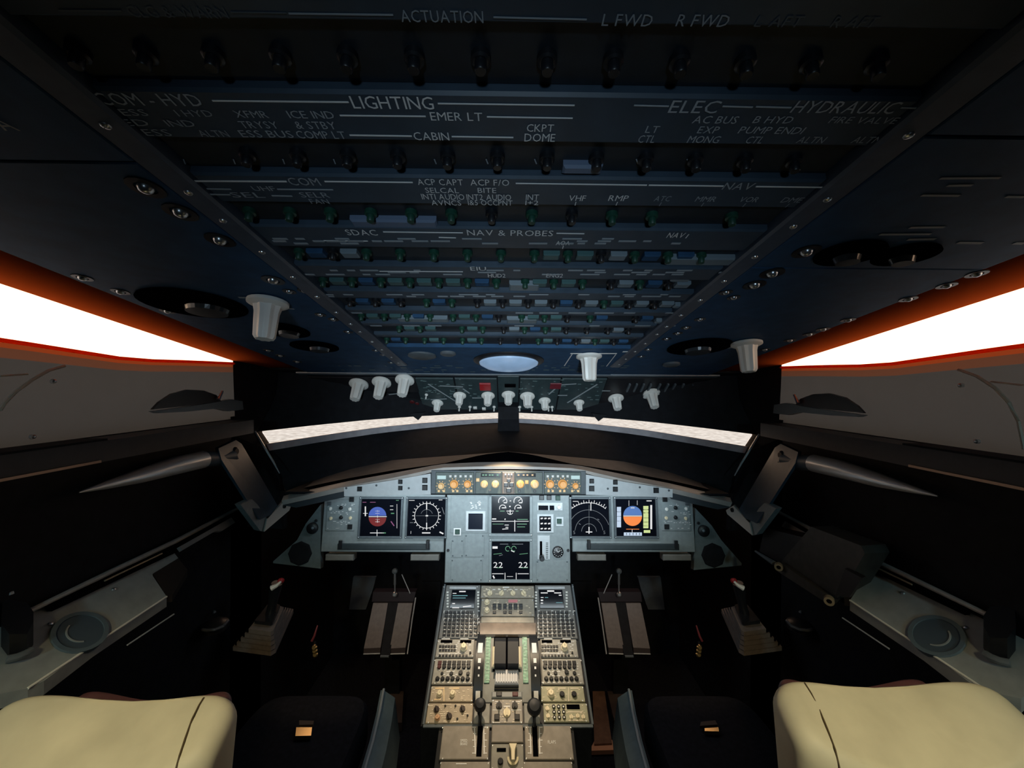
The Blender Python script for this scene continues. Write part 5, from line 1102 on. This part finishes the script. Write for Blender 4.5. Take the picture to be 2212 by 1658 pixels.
# ================================================================== FOOTWELLS
for s in (-1, 1):
    side = 'left' if s < 0 else 'right'
    pe = thing('rudder_pedals', 'pair of grey-brown rudder pedal plates under the %s instrument panel' % side, 'pedals', (s * .62, 2.1, 0), 'rudder pedal sets')
    M = (lambda x, y, Y: P(x, y, Y)) if s < 0 else (lambda x, y, Y: P(2190 - x, y, Y))
    for (a, bb, c_, d_) in ((806, 838, 786, 822), (860, 891, 842, 876)):
        q = [M(a, 1302, 2.14), M(bb, 1302, 2.14), M(d_, 1398, 2.02), M(c_, 1400, 2.02)]
        b = MB(); b.prism3(q, (0, .03, -.01)); pp = b.build('pedal_plate', PEDAL, pe)
        q = [M(c_, 1400, 2.02), M(d_, 1398, 2.02), M(d_ - 1, 1411, 2.015), M(c_ - 1, 1412, 2.015)]
        b = MB(); b.prism3(q, (0, .03, 0)); b.build('pedal_lip', mat('pedal_lip', (.045, .035, .035), .5), pe)
        b = MB(); b.tube([M(c_ - 1, 1412, 2.012), M(d_ - 1, 1411, 2.012)], .0028, 6); b.build('lip_edge', SILVER, pe)
    b = MB(); b.prism3([M(838, 1300, 2.15), M(860, 1300, 2.15), M(842, 1416, 2.0), M(822, 1416, 2.0)], (0, .03, -.01)); b.build('centre_channel', BLACK, pe)
    q = M(848, 1330, 2.16); b = MB(); b.box(WORLD, q.x - .04, q.x + .04, q.y, q.y + .05, 0, q.z); b.build('support_column', BLACK, pe)
    b = MB(); b.tube([M(822, 1417, 2.0), M(840, 1417, 2.0)], .006, 8); b.build('channel_foot', GREYD, pe)
    b = MB(); b.tube([M(898, 1290, 2.1), M(890, 1340, 2.07), M(880, 1412, 2.0)], .0035, 6); b.build('side_rod', SILVER, pe, True)
    b = MB(); b.prism3([M(806, 1278, 2.16), M(898, 1278, 2.16), M(893, 1299, 2.15), M(803, 1299, 2.15)], (0, .04, 0)); b.build('crossbar', mat('crossbar_plum', (.018, .012, .018), .5), pe)
    b = MB(); b.tube([M(853, 1232, 2.18), M(853, 1262, 2.17)], .0075, 10); b.tube([M(853, 1262, 2.17), M(853, 1284, 2.16)], .0045, 10); b.build('adjuster_shaft', METAL, pe, True)
    b = MB(); q = M(853, 1283, 2.145); b.lathe(Fr(q, (1, 0, 0), (0, .3, 1)), 0, 0, [(.012, -.006), (.014, .004), (.008, .010)], 12); b.build('adjuster_knob', METAL, pe, True)
    b = MB(); b.tube([M(868, 1240, 2.17), M(886, 1281, 2.15)], .0025, 6); b.build('wire_strut', SILVER, pe, True)
    b = MB(); q = M(853, 1233, 2.18); b.lathe(Fr(q, (1, 0, 0), (0, .3, 1)), 0, 0, [(.016, -.004), (.014, .008), (.006, .012)], 12); b.build('shaft_cap', GREYD, pe, True)
    # footwell side plates
    for (c, lab) in (([(763, 1246), (812, 1246), (806, 1270), (790, 1316), (754, 1316)], 'outboard'), ([(912, 1256), (952, 1256), (950, 1316), (908, 1316)], 'inboard')):
        b = MB(); b.prism3([M(x, y, 2.53) for x, y in c], (0, .02, 0))
        tag(b.build('footwell_plate', COMPOSITE if lab == 'outboard' else BLACKS), 'dark slate plate on the %s side of the %s rudder pedals' % (lab, side), 'plate', 'footwell plates')
    # side stick on its stepped rubber boot
    sk = thing('side_stick', 'side stick with red button on a stepped rubber boot, %s of the %s seat' % ('left' if s < 0 else 'right', side), 'control stick', (s * 1.0, 1.62, ZC - 1.02), 'side sticks')
    Z = (lambda x, y, z: PZ(x, y, z)) if s < 0 else (lambda x, y, z: PZ(2192 - x, y, z))
    base = [(503, 1394), (585, 1405), (596, 1398), (634, 1313), (620, 1309), (572, 1308)]
    cxp = sum(p[0] for p in base) / 6; cyp = sum(p[1] for p in base) / 6
    for k in range(5):
        f = 1 - .105 * k; pts = [Z(570 + (x - 570) * f + 1.5 * k, 1352 + (y - 1352) * f - 5.2 * k + 2, -1.02 + .022 * k) for x, y in base]
        b = MB(); b.prism3(pts, (0, 0, -.016)); b.build('boot_step', BOOT, sk)
        if k < 4:
            pts = [Z(570 + (x - 570) * f * .93 + 1.5 * k, 1352 + (y - 1352) * f * .93 - 5.2 * k + 2, -1.02 + .022 * k) for x, y in base]; b = MB(); b.prism3(pts, (0, 0, .010)); b.build('boot_groove', GROOVE, sk)
    pts = [Z(578 + (x - 570) * .42, 1322 + (y - 1352) * .42, -.915) for x, y in base]; b = MB(); b.prism3(pts, (0, 0, -.012)); tpl = b.build('boot_top', BLACKS, sk)
    c0 = sum(pts, Vector()) / 6
    b = MB(); b.lathe(Fr(c0 + Vector((0, -.01, 0)), (1, 0, 0), (0, 1, 0)), 0, 0, [(.006, 0), (.005, .003), (.002, .004)], 10); b.build('stud', METAL, sk)
    hd = Z(598, 1262, -.80)
    b = MB(); b.tube([c0, c0 + (hd - c0) * .35, c0 + (hd - c0) * .75 + Vector((0, 0, .01)), hd + Vector((0, 0, .005))], [.018, .016, .022, .020], 12); b.build('grip', BLACKS, sk, True)
    q = Z(606, 1254, -.775); b = MB(); b.lathe(Fr(q, (1, 0, 0), (0, .5, 1)), 0, 0, [(.010, -.01), (.010, .004), (.006, .008)], 12); b.build('red_button', REDM, sk, True)
    q = Z(586, 1270, -.785); b = MB(); b.tube([q, q + Vector((-s * .018, .006, .008)), q + Vector((-s * .03, .01, .020))], [.010, .007, .004], 10); b.build('trigger', mat('trigger_white', (.80, .80, .78), .3), sk, True)
    # steering tiller: dark half wheel
    ti = thing('steering_tiller', 'dark steering tiller half wheel outboard of the %s side stick' % side, 'tiller', Z(463, 1352, -.88), 'steering tillers')
    arc = [(437, 1359), (448, 1361), (465, 1359), (482, 1352), (493, 1340)]
    b = MB(); b.tube([Z(x, y, -.86) for x, y in arc], .005, 8); b.build('hand_rim', mat('tiller_grey', (.055, .06, .075), .35), ti, True)
    b = MB(); q = Z(464, 1346, -.88); b.lathe(Fr(q, (1, 0, 0), (0, 1, 0)), 0, 0, [(.042, -.02), (.042, 0), (.03, .008), (.01, .012)], 20); b.build('hub', BLACKS, ti, True)
    b = MB(); q = Z(462, 1322, -.86); b.lathe(Fr(q, (1, 0, 0), (0, 1, 0)), 0, 0, [(.008, 0), (.004, .006)], 10); b.build('stud', GREYD, ti, True)
    # red-handled lever with a brass end
    lv = thing('floor_lever', 'thin red lever with a ribbed brass end beside the %s pedals' % side, 'lever', M(680, 1410, 1.75), 'floor levers')
    b = MB(); b.tube([M(686, 1350, 1.80), M(679, 1373, 1.78), M(673, 1385, 1.77)], [.003, .005, .005], 8); b.build('red_arm', mat('dull_red', (.16, .02, .03), .45), lv, True)
    for k, y in enumerate((1398, 1405, 1413)):
        q = M(680 + (k - 1), y, 1.75); b = MB(); b.lathe(Fr(q, (1, 0, 0), (0, .5, 1)), 0, 0, [(.010, -.006), (.012, 0), (.008, .006)], 14); b.build('brass_end', BRASS, lv, True)
    b = MB(); b.tube([M(680, 1385, 1.77), M(680, 1412, 1.76)], .006, 8); b.build('stem', BLACKS, lv, True)
# brown track cover on the floor right of the pedestal
tk = thing('seat_track_cover', 'brown seat track cover with a coppery foot on the floor right of the pedestal', 'track cover', PZ(1305, 1620, -1.745))
f0 = [PZ(x, y, -1.74) for x, y in ((1284, 1608), (1322, 1606), (1330, 1628), (1273, 1630))]
b = MB(); b.prism3(f0, (0, 0, .02)); b.build('foot', mat('copper_foot', (.55, .26, .14), .45), tk)
b = MB(); b.prism3([PZ(1284, 1606, -1.71), PZ(1322, 1604, -1.71), PZ(1306, 1492, -1.71), PZ(1280, 1492, -1.71)], (0, 0, -.035)); b.build('cover', TRACK, tk)
b = MB(); b.prism3([PZ(1328, 1560, -1.70), PZ(1366, 1560, -1.70), PZ(1366, 1492, -1.70), PZ(1312, 1492, -1.70)], (0, 0, -.045)); tag(b.build('floor_box', mat('floor_box_brown', (.06, .04, .03), .5)), 'low dark brown floor box between the pedestal track and right seat', 'floor box')
b = MB(); b.prism3([PZ(838, 1492, -1.70), PZ(872, 1492, -1.70), PZ(868, 1560, -1.70), PZ(836, 1560, -1.70)], (0, 0, -.045)); tag(b.build('floor_box', mat('floor_box_brown', (.06, .04, .03))), 'low dark brown floor box between the pedestal and left seat', 'floor box')
